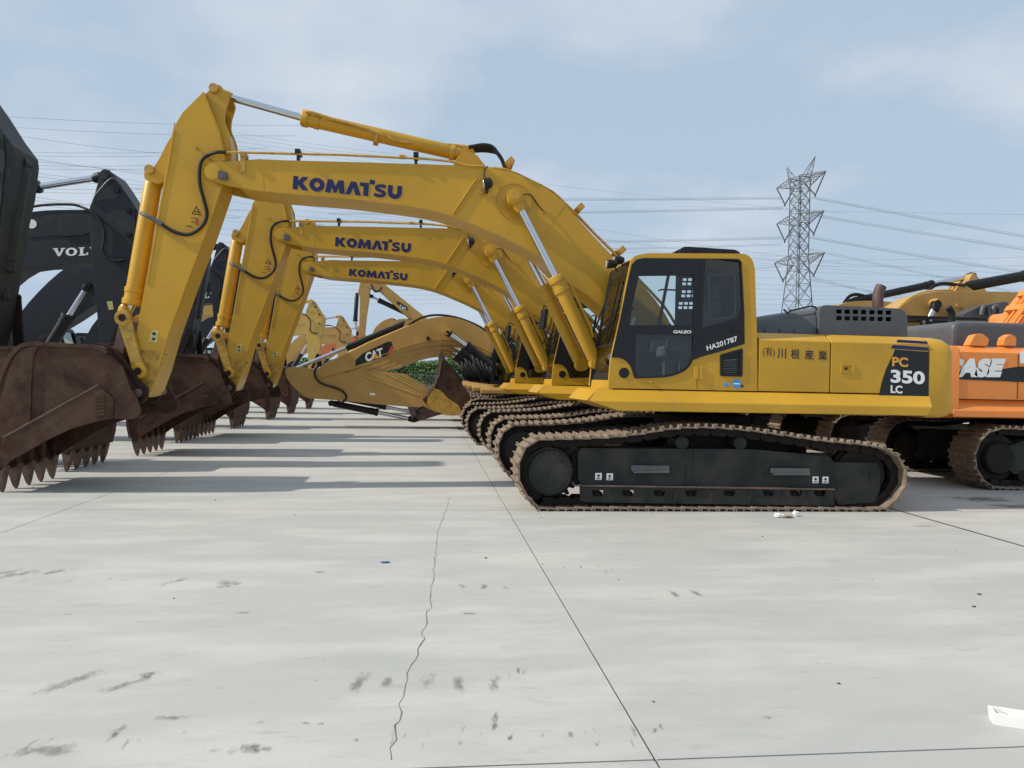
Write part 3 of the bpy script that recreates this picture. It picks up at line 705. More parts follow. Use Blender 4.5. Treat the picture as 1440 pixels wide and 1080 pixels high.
    outer = [(x, max(z, zlow)) for x, z in outer[:-1]]
    # rebuild a clean loop: bottom corners explicit
    outer = [(c6(184,1100)[0], zlow)]+[p_ for p_ in outer if p_[1] > zlow+.02]+[(c6(1261,1130)[0], zlow)]
    blk = [c6(205,888), c6(265,620), c6(333,290), c6(352,215), c6(385,180), c6(440,170), c6(1120,176), c6(1143,200), c6(1155,400), c6(1164,580), c6(1166,790), c6(1000,842), c6(850,884)]+smooth([c6(792,908), c6(765,955), c6(720,992), c6(640,1022), c6(560,1033), c6(372,1040)], 3)+smooth([c6(362,1010), c6(340,950), c6(300,905), c6(255,889)], 3)
    s = MB().plate(outer, [blk], CY0, CY0+.05); CAB = s.build('cab', YEL, T, bevel=0)
    # roof, back wall, far-side frame, front frame, floor
    xs0 = c6(345,195)[0]; xs1 = c6(1243,250)[0]; zr = c6(800,134)[1]
    s = MB(); rp = smooth([c6(350,180), c6(385,150), c6(480,133)], 3)+smooth([c6(1140,137), c6(1185,145), c6(1225,185), c6(1243,250)], 3)
    for i in range(len(rp)-1):
        a, b_ = rp[i], rp[i+1]; s.add([(a[0], CY0+.03, a[1]), (b_[0], CY0+.03, b_[1]), (b_[0], CY1, b_[1]), (a[0], CY1, a[1])], [(0, 1, 2, 3)])
        s.add([(a[0], CY0+.03, a[1]-.04), (b_[0], CY0+.03, b_[1]-.04), (b_[0], CY1, b_[1]-.04), (a[0], CY1, a[1]-.04)], [(3, 2, 1, 0)])
    s.build('cab_roof', YEL, T, smoothang=60)
    xr = c6(1252,600)[0]
    s = MB(); s.box((xr-.05, CY0+.05, zlow), (xr-.01, CY0+.18, zr-.2)); s.box((xr-.05, CY1-.13, zlow), (xr-.01, CY1, zr-.2)); s.box((xr-.05, CY0+.18, zlow), (xr-.01, CY1-.13, zr-.1))
    s.build('cab_back_wall', BLK2, T)
    far = [(c6(184,1100)[0], zlow)]+[p_ for p_ in outer[1:-1]]+[outer[-1]]
    q2 = lambda x, y: c6(x, y)
    w10 = lambda x, y: XZ(820+x/5.143, 330+y/5.143, 10.28)
    fh = [w10(250,700), w10(300,440), w10(345,270), w10(612,270), w10(530,700)]
    fh2 = [w10(548,700), w10(630,270), w10(850,270), w10(850,700)]
    s = MB().plate(far, [fh, fh2], CY1-.04, CY1); s.build('far_cab_wall', BLACK, T)
    MB().tube([(w10(540,385)[0], CY1-.06, w10(0,388)[1]), (w10(560,378)[0], CY1-.06, w10(0,380)[1]), (w10(700,380)[0], CY1-.06, w10(0,380)[1])], .012, 6).build('far_window_bar', BLACK, T)
    # perforated screen seen through the door glass
    gx0, gz1 = XZ(820+672/5.143, 330+285/5.143, 10.1); gx1, gz0 = XZ(820+830/5.143, 330+660/5.143, 10.1)
    hol = []
    for (gx, gy) in ((722,315),(715,402),(693,487)):
        for i in range(3):
            for j in range(2):
                X_ = gx+i*38-j*4; Y_ = gy+j*31
                hol.append([XZ(820+X_/5.143, 330+(Y_+19)/5.143, 10.1), XZ(820+(X_+28)/5.143, 330+(Y_+19)/5.143, 10.1), XZ(820+(X_+28)/5.143, 330+Y_/5.143, 10.1), XZ(820+X_/5.143, 330+Y_/5.143, 10.1)])
    MB().plate([(gx0, gz0), (gx1+.25, gz0), (gx1+.25, gz1), (gx0, gz1)], hol, 10.1, 10.112).build('perforated_screen', BLACK, T)
    # front of the cab: pillars, windscreen in two panes, lower panel
    fp0, fp1 = Vector(c6(196,1050)), Vector(c6(340,225))
    def fr(t, y, out=0.0):
        p_ = fp0.lerp(fp1, t); return (p_.x-out, y, p_.y)
    s = MB()
    def fbar(t0, t1, y0, y1, th=.05):
        a, b_, c_, d_ = fr(t0, y0), fr(t0, y1), fr(t1, y1), fr(t1, y0)
        s.add([a, b_, c_, d_]+[(p_[0]+th, p_[1], p_[2]) for p_ in (a, b_, c_, d_)], [(0,3,2,1), (4,5,6,7), (0,1,5,4), (1,2,6,5), (2,3,7,6), (3,0,4,7)])
    fbar(0, 1, CY0+.04, CY0+.10); fbar(0, 1, CY1-.07, CY1); fbar(.95, 1.06, CY0+.10, CY1-.07); fbar(.0, .06, CY0+.10, CY1-.07); fbar(.30, .335, CY0+.10, CY1-.07)
    s.build('windscreen_frame', BLK2, T, bevel=.008)
    s = MB(); fbar(-.14, -.002, CY0+.002, CY1, .05); s.build('cab_nose', YEL, T)
    for t0, t1, nm in ((.06, .30, 'lower_windscreen'), (.335, .95, 'windscreen')):
        MB().add([fr(t0, CY0+.1), fr(t0, CY1-.07), fr(t1, CY1-.07), fr(t1, CY0+.1)], [(0, 3, 2, 1)]).build(nm, GLS, T)
    MB().tube([fr(.34, 9.75, .02), fr(.62, 9.6, .03), fr(.9, 9.5, .03)], .010, 6).build('wiper', BLACK, T)
    MB().add([fr(.60, CY0+.14, -.03), fr(.60, CY0+.30, -.03), fr(.93, CY0+.28, -.03), fr(.93, CY0+.16, -.03)]+[(p_[0]+.02, p_[1], p_[2]) for p_ in (fr(.60, CY0+.14, -.03), fr(.60, CY0+.30, -.03), fr(.93, CY0+.28, -.03), fr(.93, CY0+.16, -.03))], [(0,3,2,1), (4,5,6,7), (0,1,5,4), (1,2,6,5), (2,3,7,6), (3,0,4,7)]).build('inside_mirror', GREY, T, bevel=.01)
    s = MB().box((c6(190,1000)[0]+.1, CY0+.1, zlow), (xr-.06, CY1-.06, zlow+.05)); s.build('cab_floor', BLACK, T)
    # black door frame with panes
    A = [c6(402,298), c6(800,294), c6(797,655), c6(333,655), c6(352,520)]
    B = [c6(385,722), c6(640,722), c6(795,735), c6(793,880), c6(770,940)]+smooth([c6(720,978), c6(640,1006), c6(550,1020), c6(400,1028)], 2)+[c6(378,1000), c6(378,860)]
    Cw = [c6(885,176), c6(975,176), c6(1133,185), c6(1146,400), c6(1152,540), c6(1125,600), c6(1040,628), c6(862,672), c6(868,400)]
    DF = MB().plate(blk, [A, B, Cw], CY0-.012, CY0+.03).build('door_frame', BLK2, CAB)
    MB().flat([A], CY0+.012).build('door_pane', GLS, CAB); MB().flat([B], CY0+.012).build('door_pane', GLD, CAB); MB().flat([Cw], CY0+.012).build('rear_side_pane', GLD, CAB)
    s = MB(); s.plate(rounded([c6(912,625), c6(1095,600), c6(1113,545), c6(1110,285), c6(1040,280), c6(908,285)], .03), [rounded([c6(925,610), c6(1085,588), c6(1102,540), c6(1100,296), c6(1035,292), c6(920,297)], .02)], CY0+.02, CY0+.04)
    s.build('sliding_pane_frame', GREY, CAB)
    MB().box((c6(843,0)[0], CY0-.0145, c6(0,880)[1]), (c6(846,0)[0], CY0-.012, c6(0,180)[1])).build('door_seam', BLACK, CAB)
    s = MB(); s.prism(rounded([c6(1065,710), c6(1125,710), c6(1125,672), c6(1065,672)], .02), CY0-.024, CY0-.013); s.build('latch', BLACK, CAB, bevel=.004)
    MB().tube([c for c in [Vector((c6(360,570)[0], CY0+.1, c6(0,500)[1])), Vector((c6(375,570)[0], CY0+.1, c6(0,530)[1]))]], .02, 6).build('grab_handle', BLACK, CAB)
    k = place_flat(text_polys('HA201787', .018), (993, 486.3), (1036, 472.3), (994.5, 493.5), CY0-.012, 'serial_lettering', WHITE, CAB, -.003); k['skipcopy'] = 1
    k = place_flat(text_polys('GALEO', .03), (947, 464.2), (972.5, 464.6), (946.3, 468.6), CY0-.012, 'lettering', WHITE, CAB, -.003)
    lo_ = rounded([c6(990,1023), c6(1150,1027), c6(1153,822), c6(990,868)], .02)
    s = MB().plate(lo_, [[c6(1008,1008), c6(1130,1010), c6(1132,845), c6(1008,884)]], CY0-.014, CY0-.001); LV = s.build('vent_frame', BLACK, CAB)
    MB().flat([[c6(1000,1015), c6(1140,1018), c6(1143,835), c6(1000,876)]], CY0-.0012).build('vent_back', BLACK, CAB)
    for k in range(8):
        a = 893+k*15; zsl = c6(1010, a+14)[1]; x0_ = c6(1010,0)[0]; x1_ = c6(1130,0)[0]; t_ = .12*.5
        MB().add([(x0_, CY0-.002, zsl), (x1_, CY0-.002, zsl+.015), (x1_, CY0-.013, zsl+.005), (x0_, CY0-.013, zsl-.010)], [(0, 1, 2, 3)]).build('louvre_slat', GREY, CAB)
    s = MB(); s.prism([c6(800,1045), c6(832,1045), c6(832,948), c6(800,952)], CY0-.02, CY0-.002); s.prism([c6(838,1050), c6(862,1050), c6(862,945), c6(838,948)], CY0-.02, CY0-.002); s.build('door_hinge', YEL, CAB, bevel=.004)
    MB().box((c6(846,0)[0], CY0-.003, zlow+.02), (c6(849,0)[0], CY0-.0005, c6(0,950)[1])).build('door_seam', BLACK, CAB)
    xx, z_ = c6(296,1000); MB().prism(circle((xx, z_), .066, 24), CY0-.008, CY0-.001).build('round_cover', BLACK, CAB, bevel=.004)
    xx, z_ = c6(1110,1078); k = MB().prism(circle((xx, z_), .06, 24), CY0-.003, CY0-.001).build('round_sticker', BLUED, CAB); k2 = MB().prism([(xx-.04, z_-.008), (xx+.04, z_-.008), (xx+.04, z_+.008), (xx-.04, z_+.008)], CY0-.005, CY0-.0035).build('sticker_band', WHITE, CAB)
    xx, z_ = c6(1035,1085); MB().prism(circle((xx, z_), .03, 16), CY0-.003, CY0-.001).build('round_sticker', BLUED, CAB)
    xx, z_ = c6(1150,1095); MB().prism(circle((xx, z_), .018, 10), CY0-.003, CY0-.001).build('cap_plug', BLACK, CAB)
    xx, z_ = c6(488,1065); MB().cyl((xx, CY0-.025, z_), (xx, CY0, z_), .018, 12).build('door_stop', YEL, CAB)
    # roof hatch guard with slots
    a, b_, c_, d_ = c6(730,128), c6(1190,128), c6(1165,92), c6(770,64)
    hol = [[c6(x, 108), c6(x+w_, 108), c6(x+w_+4, 90), c6(x+4, 90)] for x, w_ in ((780, 10), (836, 14), (858, 14), (1058, 14))]
    s = MB().plate(rounded([c6(735,130), c6(1190,130), c6(1185,105), c6(1150,88), c6(900,70), c6(775,64), c6(745,85)], .02), hol, 9.42, 9.435)
    s.plate(rounded([c6(735,130), c6(1190,130), c6(1185,105), c6(1150,88), c6(900,70), c6(775,64), c6(745,85)], .02), [], 9.885, 9.9)
    tp = [c6(745,85), c6(775,64), c6(900,70), c6(1150,88), c6(1185,105)]
    for i in range(4): s.add([(tp[i][0], 9.435, tp[i][1]), (tp[i+1][0], 9.435, tp[i+1][1]), (tp[i+1][0], 9.885, tp[i+1][1]), (tp[i][0], 9.885, tp[i][1])], [(0, 1, 2, 3), (3, 2, 1, 0)])
    s.build('roof_hatch', BLK2, T)
    for px, py, Y in ((858, 371.5, 9.45), (868, 366, 9.6)):
        p_ = W3(px, py, Y); s = MB().rev(p_+Vector((-.05, 0, 0)), p_+Vector((.09, 0, .01)), [(0, .045), (.1, .058), (.6, .055), (1, .03)], 18); s.cyl(p_+Vector((.05, 0, -.02)), p_+Vector((.10, 0, -.09)), .012, 6)
        l_ = s.build('work_lamp', BLACK, T); MB().rev(p_+Vector((-.056, 0, 0)), p_+Vector((-.05, 0, 0)), [(0, .04), (1, .05)], 18).build('lens', LAMPG, l_)
    MB().tube([c_ for c_ in [W3(860,392,9.25), W3(853,420,9.2), W3(841,452,9.2), W3(836,462,9.3)]], .012, 6).build('side_handrail', BLACK, T)
    # seat and consoles
    sx = xr-.62; s = MB()
    s.prism(rounded([(sx-.45, zlow+.42), (sx+.08, zlow+.36), (sx+.1, zlow+.5), (sx-.42, zlow+.58)], .05), 9.5, 10.0)
    s.build('seat', SEAT, T, bevel=.03)
    MB().prism(rounded([(sx, zlow+.5), (sx+.16, zlow+.5), (sx+.30, zlow+1.15), (sx+.18, zlow+1.18)], .05), 9.52, 9.98).build('seat_back', SEAT, T, bevel=.03)
    MB().prism(rounded([(sx+.2, zlow+1.2), (sx+.3, zlow+1.2), (sx+.33, zlow+1.4), (sx+.24, zlow+1.4)], .03), 9.62, 9.88).build('headrest', SEAT, T, bevel=.02)
    for y in (9.34, 10.02):
        s = MB(); s.prism(rounded([(sx-.5, zlow+.5), (sx, zlow+.45), (sx+.05, zlow+.62), (sx-.48, zlow+.66)], .04), y, y+.12); s.prism(rounded([(sx-.3, zlow+.05), (sx-.05, zlow+.05), (sx-.02, zlow+.46), (sx-.3, zlow+.5)], .02), y+.01, y+.11); C_ = s.build('console', SEAT, T, bevel=.015)
        MB().tube([(sx-.45, y+.06, zlow+.64), (sx-.46, y+.06, zlow+.76), (sx-.44, y+.06, zlow+.84)], .018, 8).build('joystick', BLACK, C_)
    s = MB()
    for y in (9.6, 9.8): s.tube([(sx-.75, y, zlow+.05), (sx-.85, y, zlow+.35), (sx-.80, y, zlow+.62)], .012, 6); s.obox((sx-.87, y, zlow+.14), (.05, 0, .03), (0, .05, 0), (-.01, 0, .01))
    s.build('travel_lever', BLACK, T)
    MB().prism(rounded([(sx-.78, zlow+.75), (sx-.72, zlow+.72), (sx-.66, zlow+.95), (sx-.72, zlow+.97)], .01), 10.02, 10.16).build('monitor', GREY, T)
    # far side of the deck: tank box and steps
    x0_ = XZ(870, 540, 9.2)[0]
    s = MB().prism(rounded([(x0_+.25, zt), (x1-.42, zt), (x1-.42, ztop-.05), (x0_+1.0, ztop-.02), (x0_+.9, zt+.4), (x0_+.28, zt+.35)], .04), 11.45, 12.18); s.build('tank_box', YEL, T, bevel=.015)
    s = MB().tube([(x0_+.4, 11.6, zt+.35), (x0_+.4, 11.6, zt+1.1), (x0_+.9, 11.6, zt+1.15), (x0_+1.0, 11.6, ztop)], .015, 8, 3); s.build('handrail', BLACK, T)
    s = MB()
    for k in range(5): s.tube([(x0_+1.1+.05*k, 10.75+.12*k, zt), (x0_+1.0, 10.7+.12*k, zt+.45), (x0_+.7, 10.7+.08*k, zt+.6), (x0_+.5, 10.72+.06*k, zt+.2), (x0_+.7, 10.75+.06*k, zt)], .022, 8, 4)
    s.build('hydraulic_hoses', RUB, T)
    # ---- boom
    q = lambda px, py: XZ(px, py, YB0)
    top = smooth([q(334,226),q(363,223.5),q(400,225),q(480,227),q(560,229.5),q(637,232),q(684,235.5),q(717,241.5),q(744,252),q(771.7,267.5),q(791,283),q(806.7,300),q(835,332),q(863,361),q(905,402),q(935,440),q(955,480)], 2)
    bot = smooth([q(908,512),q(880,470),q(855,441),q(826,415),q(796,396.5),q(787,385),q(768,367),q(746,353.5),q(728,344),q(707.5,334),q(687.5,325.5),q(668.6,317),q(637.5,305),q(600,295),q(562,289),q(520,283.5),q(480,279),q(400,272.5),q(351,267),q(326,262)], 2)
    foot = [q(958,505), q(950,520), q(932,527), q(916,522)]
    px0, pz0 = q(299.8, 241.7)
    r0 = .125
    tipc = [(px0+r0*math.cos(a), pz0+r0*math.sin(a)) for a in [math.radians(d_) for d_ in (265, 240, 210, 180, 150, 120, 98)]]
    s = MB(); s.prism(top[1:]+foot+bot[:-1], YB0, YB1)
    BM = s.build('boom', YEL, T, bevel=.012, smoothang=25)
    # forked tip that carries the arm
    for y0, y1 in ((YB0-.0, YB0+.05), (YB1-.05, YB1)):
        s = MB(); s.prism(tipc+[q(334,226), q(368,223.2), q(372,270), q(326,262)], y0-.003, y1+.003); s.build('boom_fork', YEL, BM, bevel=.008)
        s = MB().cyl((px0, y0-.02, pz0), (px0, y1+.02, pz0), .105, 24); s.build('pin_boss', YEL, BM, bevel=.006)
    MB().prism([q(335,236), q(372,232), q(372,262), q(340,256)], YB0+.055, YB1-.055).build('boom_end_plate', YEL, BM)
    # flange strips along the underside
    s = MB(); xq, zq = q(311, 252.5)
    s.obox((xq+.03, YB0-.045, zq+.045), (.055, 0, -.01), (0, .03, 0), (.0, 0, .05)); s.build('pin_lock', GREY, BM, bevel=.006)
    # weld seams, ribs and doubler plates
    def seam(p_, r_, th=.008, nm='rib', m_=YEL, Y=YB0, par=None, h=.006):
        a, b_ = Vector(XZ(*p_, Y)), Vector(XZ(*r_, Y)); d_ = (b_-a).normalized(); n_ = Vector((-d_.y, d_.x))*th
        return MB().prism([tuple(a-n_), tuple(b_-n_), tuple(b_+n_), tuple(a+n_)], Y-h, Y+.002).build(nm, m_, par or BM, bevel=h*.4)
    seam((671,250), (636,302), .011, h=.022); seam((676,251), (641,303), .008, h=.016); seam((793.5,288), (762,334), .004, h=.003)
    cpx = (722, 283); cx_, cz_ = q(*cpx)
    MB().plate(circle((cx_, cz_), .255, 40), [circle((cx_, cz_), .243, 40)], YB0-.012, YB0+.002).build('doubler_weld', YEL, BM)
    MB().prism(circle((cx_, cz_), .243, 40), YB0-.005, YB0+.004).build('doubler_plate', YEL, BM, bevel=.004)
    for y0, y1, yl in ((YB0-.30, YB0, YB0-.30), (YB1, YB1+.30, YB1+.30)):
        s = MB().cyl((cx_, y0, cz_), (cx_, y1, cz_), .085, 24); s.cyl((cx_, min(y0, y1)+.28 if y0 < YBC else y1-.28, cz_), (cx_, YB0 if y0 < YBC else YB1, cz_), .115, 24); s.build('cylinder_pin', YEL, BM, bevel=.008)
        MB().cyl((cx_, yl-.012 if y0 < YBC else yl, cz_), (cx_, yl if y0 < YBC else yl+.012, cz_), .05, 20).build('pin_cap', YELW, BM, bevel=.004)
    x_, z_ = q(765, 298.5); MB().cyl((x_, YB0-.03, z_), (x_, YB0, z_), .022, 10).build('grease_nipple', YELW, BM)
    MB().tube([W3(733,276,YB0-.1), W3(740,273,YB0-.06), W3(747,275,YB0-.04), W3(753,283,YB0-.03), W3(759,291,YB0-.03), W3(764,297,YB0-.03)], .008, 6, 3).build('grease_hose', RUB, BM)
    x_, z_ = q(677, 271.5); MB().cyl((x_, YB0-.03, z_), (x_, YB0, z_), .024, 10).build('grease_nipple', YELW, BM)
    # work lamp on the boom
    p_ = W3(685, 258, YB0-.10); s = MB().rev(p_+Vector((.075, -.01, .02)), p_+Vector((-.04, .0, -.01)), [(0, .03), (.25, .072), (1, .078)], 20); s.obox(p_+Vector((.0, .03, -.09)), (.02, 0, 0), (0, .06, 0), (0, 0, .03)); LM = s.build('boom_lamp', BLACK, BM)
    MB().rev(p_+Vector((-.04, 0, -.01)), p_+Vector((-.055, .0, -.012)), [(0, .07), (1, .06)], 20).build('lens', LAMPG, LM)
    MB().tube([W3(684,252,YB0-.05), W3(681,246,YB0-.03), W3(682,238,YB0-.02), W3(686,234,YB0+.05)], .008, 6, 3).build('lamp_cable', RUB, BM)
    place_flat(brand_letters(), (413, 242.5), (566, 257.2), (411.5, 266.5), YB0, 'brand_lettering', BLUE, BM)
    # pipes and clamps along the top of the boom
    s = MB()
    for dy_ in (-.02, .10, .42):
        Y = YB0+dy_
        s.tube([W3(316,214.5,Y), W3(345,214.5,Y), W3(419,216.5,Y), W3(480,217.8,Y), W3(566,222,Y), W3(600,223.5,Y), W3(640,228,Y), W3(660,233,Y), W3(682,233.5,Y)] if dy_ < .3 else [W3(640,229,Y), W3(682,233,Y)], .017, 8, 2)
    s.build('boom_pipe', YELW, BM)
    s = MB()
    for dy_ in (.05, .17, .29, .5):
        Y = YB0+dy_
        s.tube([W3(682.0,237.5,Y), W3(710.0,238.0,Y), W3(743.0,252.5,Y), W3(777.0,270.0,Y), W3(791.0,283.0,Y), W3(809.5,300.5,Y), W3(838.0,330.5,Y), W3(871.0,363.0,Y), W3(898.0,392.5,Y), W3(933.0,429.5,Y), W3(950.0,456.5,Y)], .021, 8, 2)
    s.build('boom_pipe', YELW, BM)
    for a, b_ in ((342, 222), (419, 218), (585, 222.5)):
        x_, z_ = q(a, b_-4); z2 = q(a, b_+8)[1]
        s = MB().box((x_-.035, YB0-.05, z_-.03), (x_+.035, YB0+.16, z_+.035)); 
        if a == 342: s.box((x_-.035, YB0-.02, z2-.12), (x_+.035, YB0-.004, z_)); s.build('pipe_clamp', YELW, BM, bevel=.005)
        else: s.box((x_-.02, YB0+.01, z2), (x_+.02, YB0+.10, z_)); s.build('pipe_clamp', BLACK, BM, bevel=.005)
    x_, z_ = q(566, 221); MB().cyl((x_-.04, YB0-.02, z_), (x_+.04, YB0-.02, z_), .034, 6).build('pipe_coupling', YELW, BM)
    for a, b_, c_, d_ in ((811, 297, 8, 8), (715, 234, 5, 5), (868, 356, 5, 6)):
        p_ = W3(a, b_, YB0+.25); s = MB().obox(p_, (.03, 0, -.03), (0, .30, 0), (.035, 0, .035)); s.build('pipe_clamp', YELW, BM, bevel=.006)
    s = MB()
    for k in range(4):
        Y = YBC-.16+.1*k; h = k*2.2
        s.tube([W3(659,207+h*.5,Y), W3(668,205.5+h,Y), W3(680,203.8+h*1.2,Y), W3(692,206.5+h,Y), W3(700,216,Y), W3(706,225,Y), W3(710,236,Y)], .028, 10, 3)
    s.build('hydraulic_hoses', RUB, BM)
    # bracket and arm cylinder on top of the boom
    s = MB()
    for y in (YBC-.17, YBC+.11): s.prism([q(636,233), q(640,222), q(646,213), q(660,208), q(672,213), q(690,236), q(690,240), q(640,238)], y, y+.05)
    s.build('cylinder_bracket', YEL, BM, bevel=.008)
    A0, A1, A2 = W3(657,219,YBC), W3(424.5,165.5,YBC), W3(307,132.5,YBC)
    AC = ram(T, A0, A1, A2, .100, .050, YEL, 'arm_cylinder', .105, .10, .10, pipe=False)
    s = MB().tube([W3(430,157,YBC-.1), W3(438,158,YBC-.13), W3(470,168,YBC-.12), W3(530,186,YBC-.11), W3(561,199,YBC-.1), W3(600,203,YBC-.05), W3(636,204,YBC-.05), W3(658,206.5,YBC-.05)], .022, 8, 3)
    s.build('cylinder_pipe', YELW, AC)
    for a, b_ in ((530, 193), (636, 215)):
        c_ = W3(a, b_, YBC); d_ = (A1-A0).normalized(); MB().cyl(c_-d_*.03, c_+d_*.03, .118, 20).build('clamp_band', YELW, AC, bevel=.004)
    # boom cylinders
    for Y in (YB0-.19, YB1+.19):
        p0, p1, p2 = XZ(839,511,YB0-.19), XZ(780.5,388,YB0-.19), XZ(*cpx, YB0-.02)
        ram(T, (p0[0], Y, p0[1]), (p1[0], Y, p1[1]), (cx_, Y, cz_), .098, .052, YEL, 'boom_cylinder', .10, .11, .09, pipe=True)
    # ---- arm
    YA0, YA1 = 10.59, 11.11
    q = lambda px, py: XZ(px, py, YA0)
    rgt = [q(286,128), q(299,160), q(309,183), q(318.5,225), q(312.5,265), q(292.5,323), q(263,400), q(237,473), q(224,520), q(213,549)]
    lft = smooth([q(206,558), q(190,560), q(182,549), q(184,520), q(190,497), q(191,470)], 2)+[q(195.5,444), q(204,400), q(212,355), q(220,308), q(229,260), q(236,222), q(243,180), q(256,158)]
    s = MB().prism(rgt+lft, YA0, YA1); AR = s.build('arm', YEL, T, bevel=.014, smoothang=25)
    s = MB()   # ear plates for the cylinder pins
    s.prism(smooth([q(284,132), q(296,122), q(306,120), q(316,126), q(320,136), q(315,152), q(313.5,168), q(318,180), q(322,192), q(324,215), q(322,240)], 2)+[q(310,235), q(300,180)], YBC-.20, YBC-.15)
    s.prism(smooth([q(284,132), q(296,122), q(306,120), q(316,126), q(320,136), q(315,152), q(313.5,168), q(318,180), q(322,192), q(324,215), q(322,240)], 2)+[q(310,235), q(300,180)], YBC+.15, YBC+.20)
    s.prism([q(300,165), q(318,184), q(322,200), q(322,236), q(305,236)], YBC-.15, YBC+.15)
    s.build('cylinder_ear', YEL, AR, bevel=.008)
    ex_, ez_ = XZ(307, 132.5, YBC); MB().cyl((ex_, YBC-.25, ez_), (ex_, YBC+.25, ez_), .062, 20).build('ear_pin', YELW, AR, bevel=.006)
    s = MB()
    for y in (YBC-.20, YBC+.15): s.prism(smooth([q(245,180), q(232,200), q(222,220), q(211,238), q(209,248), q(214,255), q(224,256), q(231,250)], 2)+[q(236,225), q(248,184)], y, y+.05)
    s.build('cylinder_ear', YEL, AR, bevel=.008)
    bx, bz = XZ(218.5, 244.5, YBC); MB().cyl((bx, YBC-.25, bz), (bx, YBC+.25, bz), .062, 20).build('ear_pin', YELW, AR, bevel=.006)
    # edge strips that stand proud of the side plate
    def strip(pts, w_, side=1, nm='edge_strip'):
        P_ = [Vector(p_) for p_ in pts]; o = []; 
        for i, p_ in enumerate(P_):
            d_ = (P_[min(i+1, len(P_)-1)]-P_[max(0, i-1)]).normalized(); o.append(tuple(p_+Vector((-d_.y, d_.x))*w_*side))
        MB().prism([tuple(p_) for p_ in P_]+o[::-1], YA0-.010, YA0+.003).build(nm, YEL, AR, bevel=.004)
    strip([q(288,131), q(299.5,161), q(308.5,184), q(317.5,226)], .035, -1); strip([q(311.5,266), q(292,323), q(263,399), q(237,471), q(224,518)], .035, -1)
    strip([q(243.5,182), q(237,222), q(230,259), q(220.7,308), q(205,399)], .03, 1)
    seam((242,205), (312,293), .003, 'weld_seam', YEL, YA0, AR, .003); seam((193.5,489.5), (236,496), .004, 'weld_seam', YEL, YA0, AR, .004)
    x_, z_ = q(277, 209); MB().cyl((x_, YA0-.03, z_), (x_, YA0, z_), .018, 10).build('stop_knob', YELW, AR)
    x_, z_ = q(203, 504); MB().cyl((x_, YA0-.004, z_), (x_, YA0+.002, z_), .026, 12).build('grease_hole', RUSTD, AR)
    MB().prism([q(192,491), q(236,497.5), q(224,519), q(213,547), (q(205,556)), q(192,557), q(184,548), q(186,522)], YA0-.005, YA0+.002).build('arm_tip_plate', YELD, AR, bevel=.002)
    # warning signs
    tri = [q(276.5,289.5), q(283.2,303), q(269.5,301)]; c_ = sum((Vector(t) for t in tri), Vector((0, 0)))/3
    MB().flat([tri, [tuple(c_.lerp(Vector(t), .72)) for t in tri]], YA0-.004).flat([circle((c_.x-.012, c_.y), .011, 8)], YA0-.004).flat([circle((c_.x+.018, c_.y-.004), .011, 8)], YA0-.004).build('warning_triangle', BLKDEC, AR)
    MB().flat([[q(275,308), q(279.5,308.5), q(278,317), q(274,314)]], YA0-.004).build('warning_mark', REDDEC, AR)
    MB().flat([[q(269,311), q(273.5,312), q(273.3,313.2), q(268.8,312.3)]], YA0-.004).flat([[q(262,317), q(271,318.5), q(270.8,319.6), q(261.8,318.2)]], YA0-.004).flat([[q(268,306), q(280,307), q(280,307.8), q(268,306.9)]], YA0-.004).build('warning_mark', BLKDEC, AR)
    st_ = MB().flat([[q(213.5,464), q(223,465.5), q(221,482), q(209.5,480)]], YA0-.003).build('sticker', STK, AR)
    MB().flat([[q(215,467), q(219.5,467.5), q(219,471.5), q(214,471)]], YA0-.005).flat([[q(214,475.5), q(219,475), q(217.5,479), q(213.5,478)]], YA0-.005).build('pictogram', BLKDEC, AR)
    # looping hose over the arm
    HP = [(318,214.5,YB0-.02), (305,214,YB0-.03), (295,217,YA0-.06), (285,224,YA0-.07), (281,236,YA0-.07), (281,258,YA0-.07), (287,282,YA0-.06), (291,300,YA0-.05), (287,314,YA0-.05), (276,325,YA0-.05), (262,330,YA0-.04), (245,326,YA0-.04), (228,316,YA0-.04)]
    MB().tube([W3(*p_) for p_ in HP], .024, 10, 4).build('hydraulic_hose', RUB, AR)
    MB().tube([W3(228,316,YA0-.04), W3(216,308.5,YA0-.03), W3(203,302,YA0-.02), W3(199,300,YA0+.06)], .026, 10, 3).build('steel_pipe', GREY, AR)
    # bucket cylinder
    B0, B1, B2 = W3(217,249,YBC), W3(186,430,YBC), W3(174.5,447,YBC)
    ram(T, B0, B1, B2, .115, .06, YEL, 'bucket_cylinder', .10, .09, .10)
    # linkage
    Lp = Vector(XZ(173.5, 447, YA0-.05)); Ap = Vector(XZ(195.5, 522, YA0-.05)); Bk = Vector(XZ(160, 512, YA0-.05)); TP = Vector(XZ(201, 553, YA0))
    for y in (YA0-.075, YA1+.01):
        s = MB(); d_ = (Ap-Lp).normalized(); n_ = Vector((-d_.y, d_.x))
        s.prism(rounded([tuple(Lp-n_*.09-d_*.07), tuple(Lp+n_*.09-d_*.07), tuple(Lp+n_*.085+d_*.12), tuple(Ap+n_*.075-d_*.15), tuple(Ap+n_*.11+d_*.0), tuple(Ap+n_*.07+d_*.1), tuple(Ap-n_*.07+d_*.1), tuple(Ap-n_*.10), tuple(Ap-n_*.065-d_*.15), tuple(Lp-n_*.075+d_*.12)], .04), y, y+.065)
        k = s.build('arm_link', YELW, T, bevel=.008)
